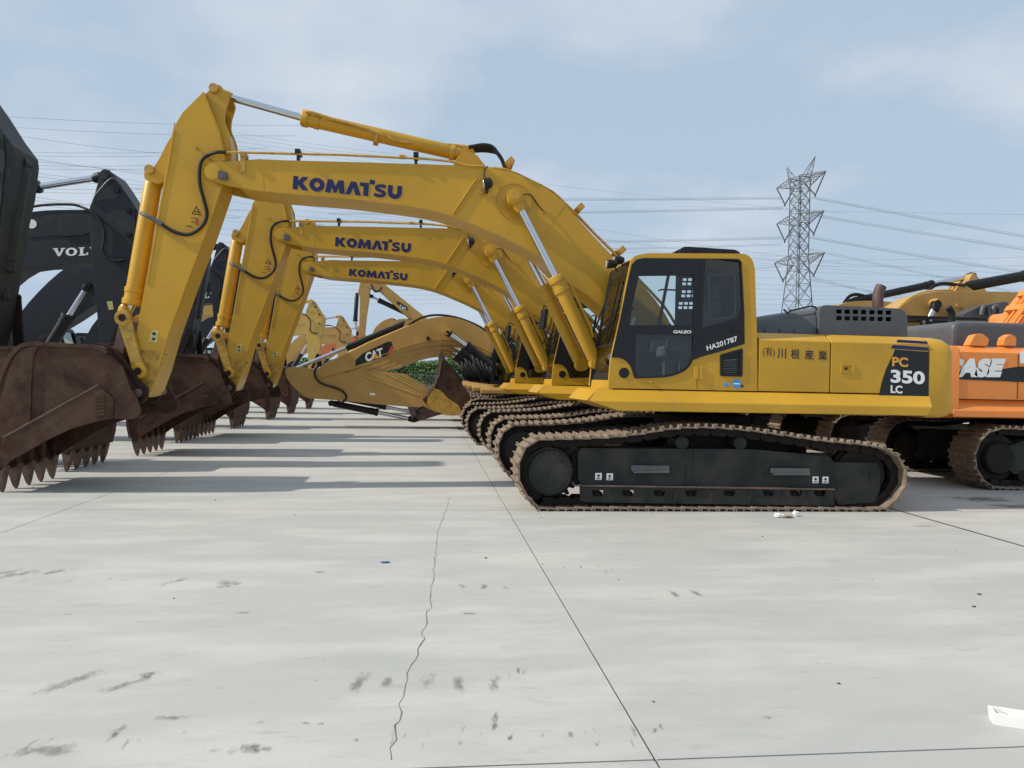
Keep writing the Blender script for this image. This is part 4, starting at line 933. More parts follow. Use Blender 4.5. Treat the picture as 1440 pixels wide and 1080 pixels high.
        for c_ in (Lp, Ap):
            MB().rev((c_.x, y-.02 if y < YBC else y+.085, c_.y), (c_.x, y+.03, c_.y), [(0, .055), (0, .10), (.3, .105), (1, .105)], 24).build('link_boss', YELW if c_ is Lp else YEL, k)
            MB().cyl((c_.x, y-.026 if y < YBC else y+.092, c_.y), (c_.x, y+.03, c_.y), .05, 18).build('pin_end', RUSTD, k)
    s = MB(); d_ = (Bk-Lp).normalized(); n_ = Vector((-d_.y, d_.x))
    for y in (YA0-.0, YA1-.08): s.prism([tuple(Lp+n_*.08+d_*.02), tuple(Bk+n_*.06), tuple(Bk+d_*.08), tuple(Bk-n_*.07), tuple(Lp-n_*.06+d_*.02)], y, y+.08)
    s.prism([tuple(Lp+n_*.05+d_*.25), tuple(Bk+n_*.045-d_*.12), tuple(Bk-n_*.045-d_*.12), tuple(Lp-n_*.045+d_*.25)], YA0+.08, YA1-.08)
    s.build('bucket_link', LINKR, T, bevel=.012)
    # ---- bucket
    Q0, Q1 = 10.28, 11.76
    q = lambda px, py: XZ(px, py, Q0)
    arc = smooth([q(-14,655), q(-20,622), q(-14,575), q(0,532), q(12,505), q(22,492), q(34,484.5), q(52,483), q(95,485), q(138,488), q(150,497)], 3)
    low = [q(172,515), q(183,545)]+smooth([q(192,560), q(198,577), q(194,586), q(184,590)], 2)+[q(160,588), q(135,593), q(100,603), q(70,617), q(42,633), q(16,648), q(0,660)]
    so = arc+low
    s = MB()
    s.prism(so, Q0, Q0+.035)
    BK = s.build('bucket', RUST, T, bevel=.008, smoothang=25)
    MB().prism(so, Q1-.035, Q1).build('bucket_side', RUST, BK, bevel=.008, smoothang=25)
    s = MB(); A_ = [Vector(p_) for p_ in arc]; inn = []
    for i, p_ in enumerate(A_):
        d_ = (A_[min(i+1, len(A_)-1)]-A_[max(0, i-1)]).normalized(); inn.append(tuple(p_+Vector((d_.y, -d_.x))*.035))
    outr = []
    for i, p_ in enumerate(A_):
        d_ = (A_[min(i+1, len(A_)-1)]-A_[max(0, i-1)]).normalized(); outr.append(tuple(p_-Vector((d_.y, -d_.x))*.02))
    s.prism(outr+inn[::-1], Q0-.02, Q1+.02); s.build('bucket_shell', RUST, BK, bevel=.006, smoothang=30)
    s = MB(); s.prism(smooth([q(14,520), q(22,503), q(33,492), q(44,488)], 2)+[q(55,487), q(48,500), q(45,540), q(44,590), q(30,606), q(4,622), q(-4,600), q(2,560)], Q0-.02, Q0+.004); s.build('wear_plate', RUST, BK, bevel=.005)
    s = MB()
    e0, e1 = q(139,541), q(5,615)
    s.prism([q(139,541), q(160,560), q(160,588), q(135,593), q(100,603), q(70,617), q(42,633), q(12,649), q(0,640), q(6,614)], Q0-.022, Q0+.004); s.build('side_cutter', RUST, BK, bevel=.006)
    s = MB().prism([q(138.5,540), q(140,541.5), q(7,615.5), q(5,613.5)], Q0-.028, Q0-.02); s.build('weld_bead', LINKR, BK)
    rd = random.Random(5)
    for k in range(6):
        MB().prism(rounded([q(136,557+k*4.8), q(149,556+k*4.8), q(149,560+k*4.8), q(136,561+k*4.8)], .006), Q0-.034, Q0-.020).build('wear_bar', RUST, BK, bevel=.003)
    for y0, y1 in ((YA0-.19, YA0-.10), (YA1+.10, YA1+.19)):   # hinge ears
        qe = lambda a, b: XZ(a, b, (y0+y1)/2); qo = 0 if y0 < YBC else 18
        s = MB().prism(smooth([qe(118+qo,490), qe(142+qo,482), qe(168+qo,495)], 2)+[qe(180+qo,512), qe(196+qo,535)]+smooth([qe(208+qo,546), qe(208+qo,558), qe(200+qo,567), qe(188+qo,567)], 2)+[qe(172+qo,556), qe(145+qo,503)], y0, y1); s.build('bucket_ear', RUSTD, BK, bevel=.01)
    hx_, hz_ = XZ(202, 552, YA0); MB().cyl((hx_, YA0-.22, hz_), (hx_, YA1+.22, hz_), .055, 16).cyl((Bk.x, YA0-.21, Bk.y), (Bk.x, YA1+.21, Bk.y), .05, 16).build('bucket_pin', LINKR, BK)
    MB().prism([q(150,490), q(186,545), q(180,558), q(146,502)], Q0+.04, Q1-.04).build('torque_tube', RUSTD, BK)
    X0 = -5.46
    lip = MB().prism([(X0-.10, .50), (X0-.02, .52), (X0+.05, .30), (X0-.03, .27)], Q0-.01, Q1+.01); lip.build('cutting_edge', RUSTD, BK, bevel=.006)
    for k in range(5):
        yc = Q0+.09+k*(Q1-Q0-.18)/4; s = MB()
        def sec(z, x0_, x1_, w_): return [(x0_, yc-w_, z), (x1_, yc-w_, z), (x1_, yc+w_, z), (x0_, yc+w_, z)]
        rings = [sec(.36, X0-.055, X0+.065, .05), sec(.335, X0-.07, X0+.08, .068), sec(.30, X0-.068, X0+.078, .066), sec(.16, X0-.04, X0+.058, .056), sec(.05, X0-.008, X0+.045, .038), sec(.0, X0+.016, X0+.034, .02)]
        v = [p_ for r_ in rings for p_ in r_]; f = [(0, 1, 2, 3)]+[(i*4+j, i*4+4+j, i*4+4+(j+1) % 4, i*4+(j+1) % 4) for i in range(5) for j in range(4)]+[(23, 22, 21, 20)]
        s.add(v, f).build('bucket_tooth', TOOTH, BK, bevel=.008)
        s = MB().prism([(X0-.055, .33), (X0+.055, .33), (X0+.07, .70), (X0+.02, .78), (X0-.08, .78)], yc-.05, yc+.05); s.build('tooth_shank', RUST, BK, bevel=.008)
    endthing()
    return T
K1 = komatsu_like()
index_kids()
K_ROOT = K1.location.copy()
def copy_machine(src, loc, label, cat='excavator', group=None, swap=None, skip=('unique',)):
    c = dup(src, None, skip, swap); c.location = loc; c['label'] = label
    if group: c['group'] = group
    return c
K2 = copy_machine(K1, K_ROOT+Vector((.02, 4.48, 0)), 'second yellow crawler excavator in the row, its boom directly below the nearest boom')
K3 = copy_machine(K1, K_ROOT+Vector((-.17, 8.86, 0)), 'third yellow crawler excavator, its navy lettered boom lowest of the three')
for K, dy_, dx_ in ((K2, 4.48, .02), (K3, 8.86, -.17)):
    ORG = K.location.copy()
    o_ = Vector((dx_, dy_, 0)); a = W3(862, 392, 9.15)+o_; b = a+Vector((-.22, -.12, .02)); c = b+Vector((.0, 0, -.02))
    m_ = MB().obox(c+Vector((0, 0, -.17)), (.03, .01, 0), (-.03, .09, 0), (0.02, 0, .18)).build('mirror', BLACK, K, bevel=.015)
    MB().obox(c+Vector((.032, -.012, -.17)), (.002, 0, 0), (-.025, .075, 0), (0.018, 0, .16)).build('mirror_glass', CHR, m_)
    MB().tube([a, b+Vector((.02, 0, .05)), c, c+Vector((0, 0, -.38)), a+Vector((0.02, 0, -.75))], .011, 6, 3).build('mirror_bracket', BLACK, K)
endthing()

# ------------------------------------------------------------------ the other makes
def idealtrack(cx, L=5.0, H=1.02, sag=True):
    r = H/2; x0, x1 = cx-L/2+r, cx+L/2-r; p = []
    for k in range(9): a = math.pi/2+math.pi*k/8; p.append((x0+r*math.cos(a), r+r*math.sin(a)))
    p += [(x0+(x1-x0)*k/4, 0) for k in range(1, 4)]
    for k in range(9): a = -math.pi/2+math.pi*k/8; p.append((x1+r*math.cos(a), r*.93+r*.93*math.sin(a)))
    p += [(x1-(x1-x0)*.25, H*.97), (x1-(x1-x0)*.45, H*1.08), (x0+(x1-x0)*.35, H*1.08), (x0+(x1-x0)*.18, H*.99)]
    return p
def base(T, cx, yc, d, P, gauge=2.4, n=46, indiv=True, body=True, cabside=True, ztop=2.26, hood=2.66, hoodm=None, skirt=None, rearu=-3.15, links=False, decal=None, w=.6, hoodin=.25):
    X = lambda u: cx+d*u
    skirt = skirt or P
    for s_ in (-1, 1):
        yt = yc+s_*gauge/2
        make_track(T, idealtrack(cx), yt, w=w, n=n, individual=indiv, links=links)
        F = MB().prism(rounded([(cx-1.95, .42), (cx-1.7, .24), (cx+1.7, .24), (cx+1.95, .42), (cx+1.95, .66), (cx+1.5, .80), (cx-1.5, .80), (cx-1.95, .66)], .05), yt-.2, yt+.2).build('track_frame', FRAMEG, T, bevel=.02)
        for k in range(8):
            x = cx-1.55+k*.443; MB().cyl((x, yt-.21, .22), (x, yt+.21, .22), .09, 12).build('track_roller', DARKM, F)
        for u, nm in ((-1.98, 'final_drive'), (1.98, 'idler_wheel')):
            x = X(u); MB().rev((x, yt-.24, .5), (x, yt+.24, .5), [(0, .10), (0, .24), (.1, .27), (.2, .27), (.25, .38), (.75, .38), (.8, .27), (.9, .27), (1, .24), (1, .1)], 28).build(nm, DARKM, T)
    MB().prism([(cx-.9, .5), (cx-.6, .95), (cx+.6, .95), (cx+.9, .5)], yc-1.1, yc+1.1).build('car_body', DARKM, T, bevel=.03)
    MB().cyl((cx, yc, .93), (cx, yc, 1.14), .65, 32).build('turntable', DARKM, T)
    zt = 1.42
    def bx(u0, u1, y0, y1, z0, z1, nm, m_, bv=.02, par=None):
        x0, x1 = sorted((X(u0), X(u1))); return MB().box((x0, y0, z0), (x1, y1, z1)).build(nm, m_, par or T, bevel=bv)
    bx(rearu+.3, 1.7, yc-1.2, yc+1.2, 1.12, zt, 'deck', DARKM)
    for s_ in (-1, 1):
        y0 = yc+s_*1.48
        sec = [(y0, 1.15), (y0, 1.25), (y0-s_*.12, zt), (y0-s_*.3, zt), (y0-s_*.3, 1.12)]
        x0, x1 = sorted((X(rearu+.45), X(1.95 if s_ == d else 1.45))); MB().prism(sec, x0, x1, 'x').build('side_skirt', skirt, T, bevel=.012)
        ys = sorted((yc+s_*1.45, yc+s_*1.0))
        x0, x1 = sorted((X(rearu+.55), X(-.75))); 
        sp = MB().prism([(ys[0], zt+.01), (ys[1], zt+.01), (ys[1], ztop-(.1 if s_ > 0 else 0)), (ys[1]-(.12 if s_ > 0 else 0), ztop), (ys[0]+(.12 if s_ < 0 else 0), ztop), (ys[0], ztop-(.1 if s_ < 0 else 0))], x0, x1, 'x').build('side_panel', P, T, bevel=.015)
        xm = (x0+x1)/2; MB().box((xm-.006, yc+s_*1.452 if s_ > 0 else yc-1.4535, zt+.03), (xm+.006, yc+1.4535 if s_ > 0 else yc-1.452+.0, ztop-.12)).build('panel_seam', BLACK, sp)
    # counterweight
    xa, xb = X(rearu+.54), X(rearu)
    def ring(z, i_):
        pl = [(xa, yc-1.47+i_), (xb+d*i_, yc-1.47+i_), (xb+d*i_, yc+1.47-i_), (xa, yc+1.47-i_)]; return [(x, y, z) for x, y in rounded(pl, [0, .35, .35, 0], 6)]
    v = []; lev = [(1.14, .08), (1.2, 0), (ztop-.15, 0), (ztop-.03, .05), (ztop, .15)]
    rr = [ring(*l) for l in lev]; n_ = len(rr[0]); v = [p_ for r_ in rr for p_ in r_]
    f = [tuple(range(n_))[::-1], tuple(range(n_*4, n_*5))]+[(k*n_+i, k*n_+(i+1) % n_, (k+1)*n_+(i+1) % n_, (k+1)*n_+i) for k in range(4) for i in range(n_)]
    if d > 0: f = [q_[::-1] for q_ in f]
    MB().add(v, f).build('counterweight', P, T, smoothang=50)
    x0, x1 = sorted((X(rearu+hoodin), X(-.9)))
    MB().prism(rounded([(x0, ztop-.05), (x1, ztop-.05), (x1, hood), (x0, hood)], [0, 0, .16, .16], 6), yc-.95, yc+.95).build('engine_hood', hoodm or HOODG, T, bevel=.09, seg=4)
    MB().tube([(X(-1.6), yc+.3, hood-.05), (X(-1.6), yc+.3, hood+.25), (X(-1.68), yc+.3, hood+.36)], .06, 14, 3).build('exhaust_pipe', BLACK, T)
    # cab
    yo, yi = yc+d*1.44, yc+d*.42; y0, y1 = sorted((yo, yi))
    pr_ = rounded([(X(-.0), zt), (X(1.68), zt), (X(1.62), zt+.7), (X(1.35), 3.08), (X(-.02), 3.08)], [0, .04, .1, .18, .18], 4)
    hole = rounded([(X(.78), zt+.12), (X(1.56), zt+.12), (X(1.5), zt+.72), (X(1.25), 2.95), (X(.78), 2.95)], .05); hole2 = rounded([(X(.08), zt+.75), (X(.70), zt+.75), (X(.70), 2.95), (X(.08), 2.95)], .05)
    CB = MB().plate(pr_, [hole, hole2], y0, y0+.05).build('cab', BLK2, T); MB().plate(pr_, [hole, hole2], y1-.05, y1).build('cab_side', BLK2, CB)
    for h_ in (hole, hole2):
        for y in (y0+.02, y1-.02): MB().flat([h_], y).build('cab_pane', GLD, CB)
    s = MB(); top_ = [p_ for p_ in pr_ if p_[1] > 2.85]; top_.sort(key=lambda p_: p_[0])
    for i in range(len(top_)-1): s.add([(top_[i][0], y0+.02, top_[i][1]), (top_[i+1][0], y0+.02, top_[i+1][1]), (top_[i+1][0], y1-.02, top_[i+1][1]), (top_[i][0], y1-.02, top_[i][1])], [(0, 1, 2, 3)])
    s.build('cab_roof', P, T)
    MB().add([(X(1.66), y0+.06, zt+.1), (X(1.66), y1-.06, zt+.1), (X(1.36), y1-.06, 2.98), (X(1.36), y0+.06, 2.98)], [(0, 1, 2, 3)]).build('windscreen', GLD, CB)
    bx(.02, .06, y0+.05, y1-.05, zt, 2.9, 'cab_back_wall', BLK2, .0)
    x_ = X(.45); MB().prism(rounded([(x_-.22, zt+.4), (x_+.25, zt+.4), (x_+.25, zt+.52), (x_-.12*d, zt+.55), (x_-.2*d, zt+1.2), (x_-.3*d, zt+1.2)], .02), yc+d*.75, yc+d*1.15).build('seat', SEAT, T)
    bx(-.7, 1.3, yc-d*.95-.45, yc-d*.95+.45, zt+.01, 2.1, 'tank_box', P, .03)
    return X
def blk_ram(T, pts, Y, r, rr, name='boom_cylinder', m_=BLACK):
    a, b, c = (Vector((XZ(p_[0], p_[1], Y)[0], Y, XZ(p_[0], p_[1], Y)[1])) for p_ in pts)
    return ram(T, a, b, c, r, rr, m_, name, .09, .09, .09)

# ---- charcoal excavators in the facing row on the left
def charcoal(P, yc=18.2):
    T = thing('excavator', (-14.2, yc, 0), 'x', 'excavator', 'charcoal excavators in the facing row on the left')
    base(T, -14.2, yc, 1, P, indiv=False, skirt=P, hoodm=P)
    Yn, Yf = yc-.33, yc+.33; q = lambda a, b: XZ(a, b, Yn)
    top = smooth([q(160,300), q(140,297), q(120,295), q(80,295), q(50,297), q(10,304), (q(-25,316)), q(-65,343), q(-100,375), q(-137,418), q(-162,465)], 2)
    bot = smooth([q(-140,500), q(-105,458), q(-64,442), q(-20,415), q(5,398), q(35,377), q(80,373), q(128,369), q(165,352)], 2)
    s = MB().prism(top+[q(-162,497), q(-155,507)]+bot, Yn, Yf); B = s.build('boom', P, T, bevel=.015, smoothang=25)
    s = MB().prism(rounded([q(84,304), q(118,302), q(134,306), q(145,313), (q(140,322)), q(118,331), q(84,333)], .08), Yn-.03, Yn+.01); s.build('boom_boss', P, B, bevel=.01)
    s = MB().prism([q(40,331), q(165,322), q(165,325), q(40,334)], Yn-.012, Yn+.002).build('boom_rib', P, B)
    place_flat(volvo_letters(), (74.5,349), (160,346.5), (74.5,360.8), Yn, 'brand_lettering', WHITE, B)
    k = MB().flat([circle(q(45,315), .10, 20)], Yn-.006).build('round_sign', WHITE, B)
    s = MB()
    for dy_ in (0, .12, .24): s.tube([W3(-40,322,Yn+dy_), W3(0,304,Yn+dy_), W3(40,292,Yn+dy_), W3(66,288,Yn+dy_), W3(100,287.5,Yn+dy_), W3(112,290,Yn+dy_)], .03, 8, 3)
    s.tube([W3(112,290,Yn-.02), W3(128,297,Yn-.08), W3(140,309,Yn-.1), W3(146,322,Yn-.1), W3(146,338,Yn-.1), W3(144,352,Yn-.1), W3(152,363,Yn-.1), W3(164,367,Yn-.1), W3(174,365,Yn-.08)], .028, 8, 4)
    s.build('hydraulic_hose', RUB, B)
    # arm
    Ya, Yb = yc-.38, yc+.38
    out = smooth([(139,248),(141,241),(146,237.5),(151,238.5),(158,243)], 3)
    pts = [XZ(a.x, a.y, Ya) for a in out]+[XZ(*a, Ya) for a in ((170,260),(187,287),(199,303),(200,312),(196,345),(190,372),(181,430),(172,480),(164,512),(156,522),(147,520),(141,505),(139,470),(134,420),(127,340),(124,305),(126,291),(133,272),(137,258))]
    A = MB().prism(pts, Ya, Yb).build('arm', P, T, bevel=.02, smoothang=25)
    qa = lambda a, b: XZ(a, b, Ya)
    MB().prism([qa(152,240), qa(187,290), qa(188,320), qa(180,400), qa(183,400), qa(191,318), qa(189,288), qa(154,239)], Ya-.02, Ya+.003).build('edge_strip', P, A)
    MB().flat([[qa(150,424), qa(158,423.5), qa(160,435), qa(153,436)]], Ya-.004).build('sticker', STK, A)
    MB().cyl((qa(146,247)[0], Ya-.03, qa(146,247)[1]), (qa(146,247)[0], Yb+.03, qa(146,247)[1]), .1, 18).build('arm_pin', P, A)
    MB().tube([W3(170,260,Ya-.02), W3(160,251,Ya-.04), W3(152,254,Ya-.05), W3(143,264,Ya-.05), W3(134,275,Ya-.03), W3(130,285,Ya-.02)], .018, 6, 3).build('arm_pipe', GREY, A)
    for a, b in ((184,296),(168,268),(184,330)):
        x_, z_ = qa(a-3, b); MB().box((x_-.05, Ya-.05, z_-.04), (x_+.05, Ya, z_+.04)).build('pipe_clamp', BLACK, A)
    blk_ram(T, ((-95,296), (57,262), (142,249)), yc, .12, .075, 'arm_cylinder', P)
    for y in (yc-.5, yc+.5): blk_ram(T, ((-100,505), (-46,418), (-12,365)), y, .165, .075, 'boom_cylinder', BLACK)
    # bucket cylinder on the outer side of the arm and the linkage
    blk_ram(T, ((205,318), (187,425), (183,450)), yc, .12, .065, 'bucket_cylinder', P)
    a, b, c = Vector((*XZ(184,450,yc),)), Vector((*XZ(160,505,yc),)), Vector((*XZ(188,505,yc),))
    for y in (yc-.42, yc+.36):
        s = MB(); 
        for p_, r_ in ((b, P), (c, LINKR)):
            d_ = (p_-a).normalized(); n_ = Vector((-d_.y, d_.x))*.08; MB().prism(rounded([tuple(a-n_-d_*.08), tuple(a+n_-d_*.08), tuple(p_+n_+d_*.08), tuple(p_-n_+d_*.08)], .05), y, y+.06).build('link', DARKM, T, bevel=.01); y += .012
    bk = [o for o in KID[K1.name] if o.name.startswith('bucket') and o.data and not o.name.startswith('bucket_')][0]
    bc = dup(bk, T); bc.scale = (-1, 1, 1)
    bc.location.x = (-5.58)-(-14.2)+(-5.43-K_ROOT.x); bc.location.y = -.37
    endthing(); return T
V1 = charcoal(VOLG)
V1['label'] = 'charcoal excavator whose arm and white boom letters show left of the nearest yellow arm'
index_kids()
V1L = V1.location.copy()
V0 = copy_machine(V1, (-14.28, 13.1, 0), 'dusty green-grey excavator whose dark arm rises at the left edge of the picture', swap={'charcoal_paint': VOLGR})
for _o in bpy.data.objects:
    if _o.parent is V0 and _o.name.startswith('bucket') and not _o.name.startswith('bucket_') and _o.scale.x < 0: _o.location.x += .06
V2 = copy_machine(V1, (-14.2, 22.9, 0), 'charcoal excavator half hidden behind the nearest yellow arm, its curved boom low at the left')
V3 = copy_machine(V1, (-14.15, 27.4, 0), 'charcoal excavator seen between the first and second yellow arms')
swy = {'charcoal_paint': YELW, 'white_decal': BLKDEC}
G_ = 'far excavators in the facing row on the left'
for (y, x, lab, sw) in ((31.6, -14.2, 'yellow excavator standing just behind the charcoal ones in the facing row', {'charcoal_paint': PALEY, 'white_decal': BLKDEC}),
                        (36.2, -14.2, 'dark excavator behind the second yellow arm, farthest dark one of the facing row', None),
                        (46.5, -14.0, 'yellow excavator with upright arm right beside the third big yellow arm', {'charcoal_paint': PALEY, 'white_decal': BLKDEC}),
                        (58, -13.6, 'yellow excavator with pointed arm top left of the orange one', {'charcoal_paint': CATY, 'white_decal': BLKDEC}),
                        (71, -13.4, 'far red-orange excavator arm at the end of the facing row', {'charcoal_paint': REDO, 'white_decal': BLKDEC})):
    copy_machine(V1, (x, y, 0), lab, group=G_, swap=sw, skip=('unique', 'brand_lettering', 'round_sign') if sw else ('unique',))

# ---- ochre excavators with folded booms
def ochre(yc=23.8):
    cx = 3.5; T = thing('excavator', (cx, yc, 0), 'ochre excavator with folded boom and white CAT letters on a black decal', 'excavator', 'ochre excavators with folded booms')
    base(T, cx, yc, -1, CATY, indiv=False)
    Yn, Yf = yc-.35, yc+.35; q = lambda a, b: XZ(a, b, Yn)
    top = smooth([q(444,525), q(447,519), q(458,511), q(478,501.5), q(506,488), q(535.5,475), q(560,464), q(580,455.5), q(602,448), q(624,445), q(647,448.5), q(667,456.5), q(684,467), q(694,478), q(698,495)], 2)
    bot = smooth([q(694,505), q(684,500), q(668,493), q(647,488), q(625,485), q(602,487), q(585,491), q(569,495.5), q(550,502), q(535.5,507.5), q(518,513), q(500,518.5), q(473,526), q(453,531)], 2)
    B = MB().prism(top+bot, Yn, Yf).build('boom', CATY, T, bevel=.015, smoothang=25)
    for off in (3, 7):
        s = MB(); P_ = [q(690,503-off), q(668,493-off), q(647,488-off), q(625,485-off), q(602,487-off), q(569,495.5-off), q(535.5,507.5-off)]
        up = [(a, b+.02) for a, b in P_]; s.prism(P_+up[::-1], Yn-.02, Yn+.002).build('boom_rib', CATY, B)
    dc = MB().flat([rounded([q(499.5,514.5), q(500.5,506), q(510,497), q(546,480), q(551,481), q(552,488), q(546,500)], .03)], Yn-.004).build('decal', BLKDEC, B)
    MB().flat([[q(543,502.5), q(549,487.5), q(552.5,486), q(552.5,491), q(547,501.5)]], Yn-.007).build('decal_stripe', REDDEC, dc)
    place_flat(text_polys('CAT', .045), (513, 496.5), (537.5, 488.5), (514.5, 509.5), Yn, 'brand_lettering', WHITE, dc, -.008)
    MB().flat([[q(522.5,506), q(534,502.5), q(528,497)]], Yn-.010).build('triangle_mark', ORDEC, dc)
    x_, z_ = q(628,466); MB().cyl((x_, Yn-.3, z_), (x_, Yf+.3, z_), .12, 20).build('cylinder_pin', YELW, B)
    x_, z_ = q(602,476); MB().cyl((x_, Yn-.12, z_), (x_, Yn, z_), .06, 12).build('boom_lamp', RUSTD, B)
    s = MB()
    for k in range(3): s.tube([W3(572+k,459,yc-.2+.15*k), W3(590,448,yc-.2+.15*k), W3(612,443,yc-.2+.15*k), W3(640,446,yc-.2+.15*k), W3(668,456,yc-.2+.15*k), W3(688,468,yc-.2+.15*k)], .035, 8, 3)
    s.build('hydraulic_hoses', RUB, B)
    s = MB()
    for dy_ in (-.28, -.16): s.tube([W3(455,513,yc+dy_), W3(520,481,yc+dy_), W3(575,458,yc+dy_)], .022, 6)
    s.build('boom_pipe', PALEY, B)
    MB().prism([q(566,462), q(570,450), q(580,448), q(590,452)], yc-.2, yc+.2).build('cylinder_bracket', CATY, B)
    blk_ram(T, ((577,452), (487,489), (409,521)), yc, .10, .06, 'arm_cylinder')
    Ya, Yb = yc-.3, yc+.3
    arm = smooth([(401,523), (403,519), (412,516), (430,517), (447,521), (470,525), (500,521.5), (531,521), (545,523), (560,533), (577,544), (593,553), (601,560), (600,568), (590,573)], 2)+smooth([(573,572), (535.5,569), (486.7,564), (460,562), (435.5,560), (426,556), (418,549), (409,540), (403,531)], 2)
    A = MB().prism([XZ(p_.x, p_.y, Ya-.01) for p_ in arm], Ya-.01, Yb+.01).build('arm', CATY, T, bevel=.015, smoothang=25)
    s = MB()
    for (p_, r_) in (((500,524), (590,556)), ((540,524), (592,549))):
        a, b = Vector(XZ(*p_, Ya)), Vector(XZ(*r_, Ya)); n_ = Vector((0, .018)); MB().prism([tuple(a-n_), tuple(b-n_), tuple(b+n_), tuple(a+n_)], Ya-.03, Ya-.005).build('arm_rib', PALEY, A)
    MB().tube([W3(447,516,Ya-.05), W3(443,521,Ya-.06), W3(443,529,Ya-.06), W3(450,538,Ya-.06), W3(463,543,Ya-.06), W3(478,548,Ya-.06), W3(486,555,Ya-.06), W3(486,562,Ya-.05), W3(478,567,Ya-.03)], .03, 8, 4).build('hydraulic_hose', RUB, A)
    MB().flat([[XZ(520,552,Ya), XZ(528,553,Ya), XZ(527,556.5,Ya), XZ(520,555.5,Ya)]], Ya-.014).build('sticker', WHITE, A)
    blk_ram(T, ((466,567), (532,580), (582,590)), yc, .10, .06, 'bucket_cylinder')
    a, b, c = Vector(XZ(584,589,yc)), Vector(XZ(576,566,yc)), Vector(XZ(617,579,yc))
    for y in (yc-.3, yc+.24):
        for p_ in (b, c):
            d_ = (p_-a).normalized(); n_ = Vector((-d_.y, d_.x))*.09; MB().prism(rounded([tuple(a-n_-d_*.09), tuple(a+n_-d_*.09), tuple(p_+n_+d_*.09), tuple(p_-n_+d_*.09)], .06), y, y+.06).build('link', LINKR, T, bevel=.01); y += .07
    MB().cyl((a.x, yc-.4, a.y), (a.x, yc+.4, a.y), .08, 14).build('link_pin', DARKM, T)
    Q0, Q1 = yc-.75, yc+.75; q = lambda a, b: XZ(a, b, Q0)
    side = [q(621,505), q(628,508)]+smooth([q(640,526), q(652,543), q(661,556), q(662,566), q(657,576), q(646,583)], 2)+[q(628,584), q(612,578), q(600,570), q(594,562), q(600,556), q(610,545), q(617,528)]
    BK = MB().prism(side, Q0, Q0+.04).build('bucket', RUST, T, bevel=.01); MB().prism(side, Q1-.04, Q1).build('bucket_side', RUST, BK, bevel=.01)
    MB().prism([q(602,557), q(611,546), q(620,549), q(630,560), q(645,570), q(650,581), q(646,583), q(628,584), q(612,578), q(600,569)], Q0-.012, Q0+.002).build('painted_patch', YELW, BK)
    back = smooth([q(626,507), q(640,526), q(652,543), q(661,556), q(662,566), q(657,576), q(646,583), q(628,584), q(612,578)], 2)
    s = MB(); inn = [tuple(p_+Vector((-.04, .03))) for p_ in back]; s.prism([tuple(p_) for p_ in back]+inn[::-1], Q0-.01, Q1+.01); s.build('bucket_shell', RUST, BK)
    MB().tube([W3(621.5,505,Q0-.02), W3(617.5,528,Q0-.02), W3(610,545,Q0-.02), W3(600,557,Q0-.02)], .02, 6).build('worn_edge', LINKR, BK)
    MB().prism([q(590,556), q(600,553), q(630,560), (q(632,575)), q(612,580), q(596,572)], yc-.4, yc-.32).prism([q(590,556), q(600,553), q(630,560), (q(632,575)), q(612,580), q(596,572)], yc+.32, yc+.4).build('bucket_ear', CATY, BK)
    for k in range(5):
        y = Q0+.12+k*(Q1-Q0-.24)/4; p_ = Vector(q(623,506)); MB().prism([(p_.x-.06, p_.y), (p_.x+.1, p_.y-.08), (p_.x-.02, p_.y+.30), (p_.x-.06, p_.y+.30)], y-.06, y+.06).build('bucket_tooth', TOOTH, BK)
    for y in (yc-.55, yc+.55): blk_ram(T, ((702,524), (655,485), (628,466)), y, .13, .07, 'boom_cylinder')
    s = MB()
    for k in range(5): s.tube([W3(664+6*k,500+4*k,yc-.7), W3(668+6*k,512+3*k,yc-.85), W3(676+5*k,528,yc-.8), W3(684+4*k,536,yc-.6)], .045, 8, 3)
    s.build('hydraulic_hoses', RUB, T)
    endthing(); return T
C1 = ochre(); index_kids()
for k, (dy_, lab) in enumerate(((4.4, 'second ochre excavator with folded boom, close behind the one with the CAT decal'), (9.0, 'third ochre excavator of the folded-boom ones, mostly hidden'), (13.6, 'last ochre excavator of the row, farthest folded boom'))):
    copy_machine(C1, C1.location+Vector((.0+.05*k, dy_, 0)), lab, skip=('unique', 'decal', 'sticker'))

# ---- ochre excavator with its boom raised, farther back
T = thing('excavator', (3.9, 45, 0), 'distant ochre excavator with raised boom and hanging arm above the folded ones', 'excavator', 'far ochre excavators')
base(T, 3.9, 45, -1, CATY, indiv=False)
q = lambda a, b: XZ(a, b, 44.7)
B = MB().prism([q(513,394), q(535,393), q(545,403), q(592,441), q(640,478), q(665,520), q(652,524), q(628,490), q(580,453), q(534,410), q(516,404)], 44.7, 45.3).build('boom', CATY, T, bevel=.03)
dc = MB().flat([[q(557,425), q(560,424), q(573,432), q(573,436), q(568,437)]], 44.69).build('decal', BLKDEC, B); place_flat(text_polys('CAT', .04), (562,427.5), (571,433), (562,433), 44.68, 'brand_lettering', WHITE, dc)
A = MB().prism([q(506.5,396), q(514,392), q(521,398), q(519,420), q(515,445), (q(511.5,480)), q(504,480), q(505.5,440), q(506,418), q(503,412)], 44.72, 45.28).build('arm', CATY, T, bevel=.03)
blk_ram(T, ((502,414), (499.5,452), (503,470)), 45, .12, .07, 'bucket_cylinder'); blk_ram(T, ((574,442), (532,422), (521,416)), 45, .14, .07, 'arm_cylinder')
for y in (44.4, 45.6): blk_ram(T, ((648,535), (618,500), (600,468)), y, .12, .07, 'boom_cylinder')
s = MB()
for k in range(3): s.tube([W3(522,400,44.6+.2*k), W3(527,410,44.5+.2*k), W3(533,409,44.5+.2*k), W3(537,404,44.6+.2*k)], .05, 6, 3)
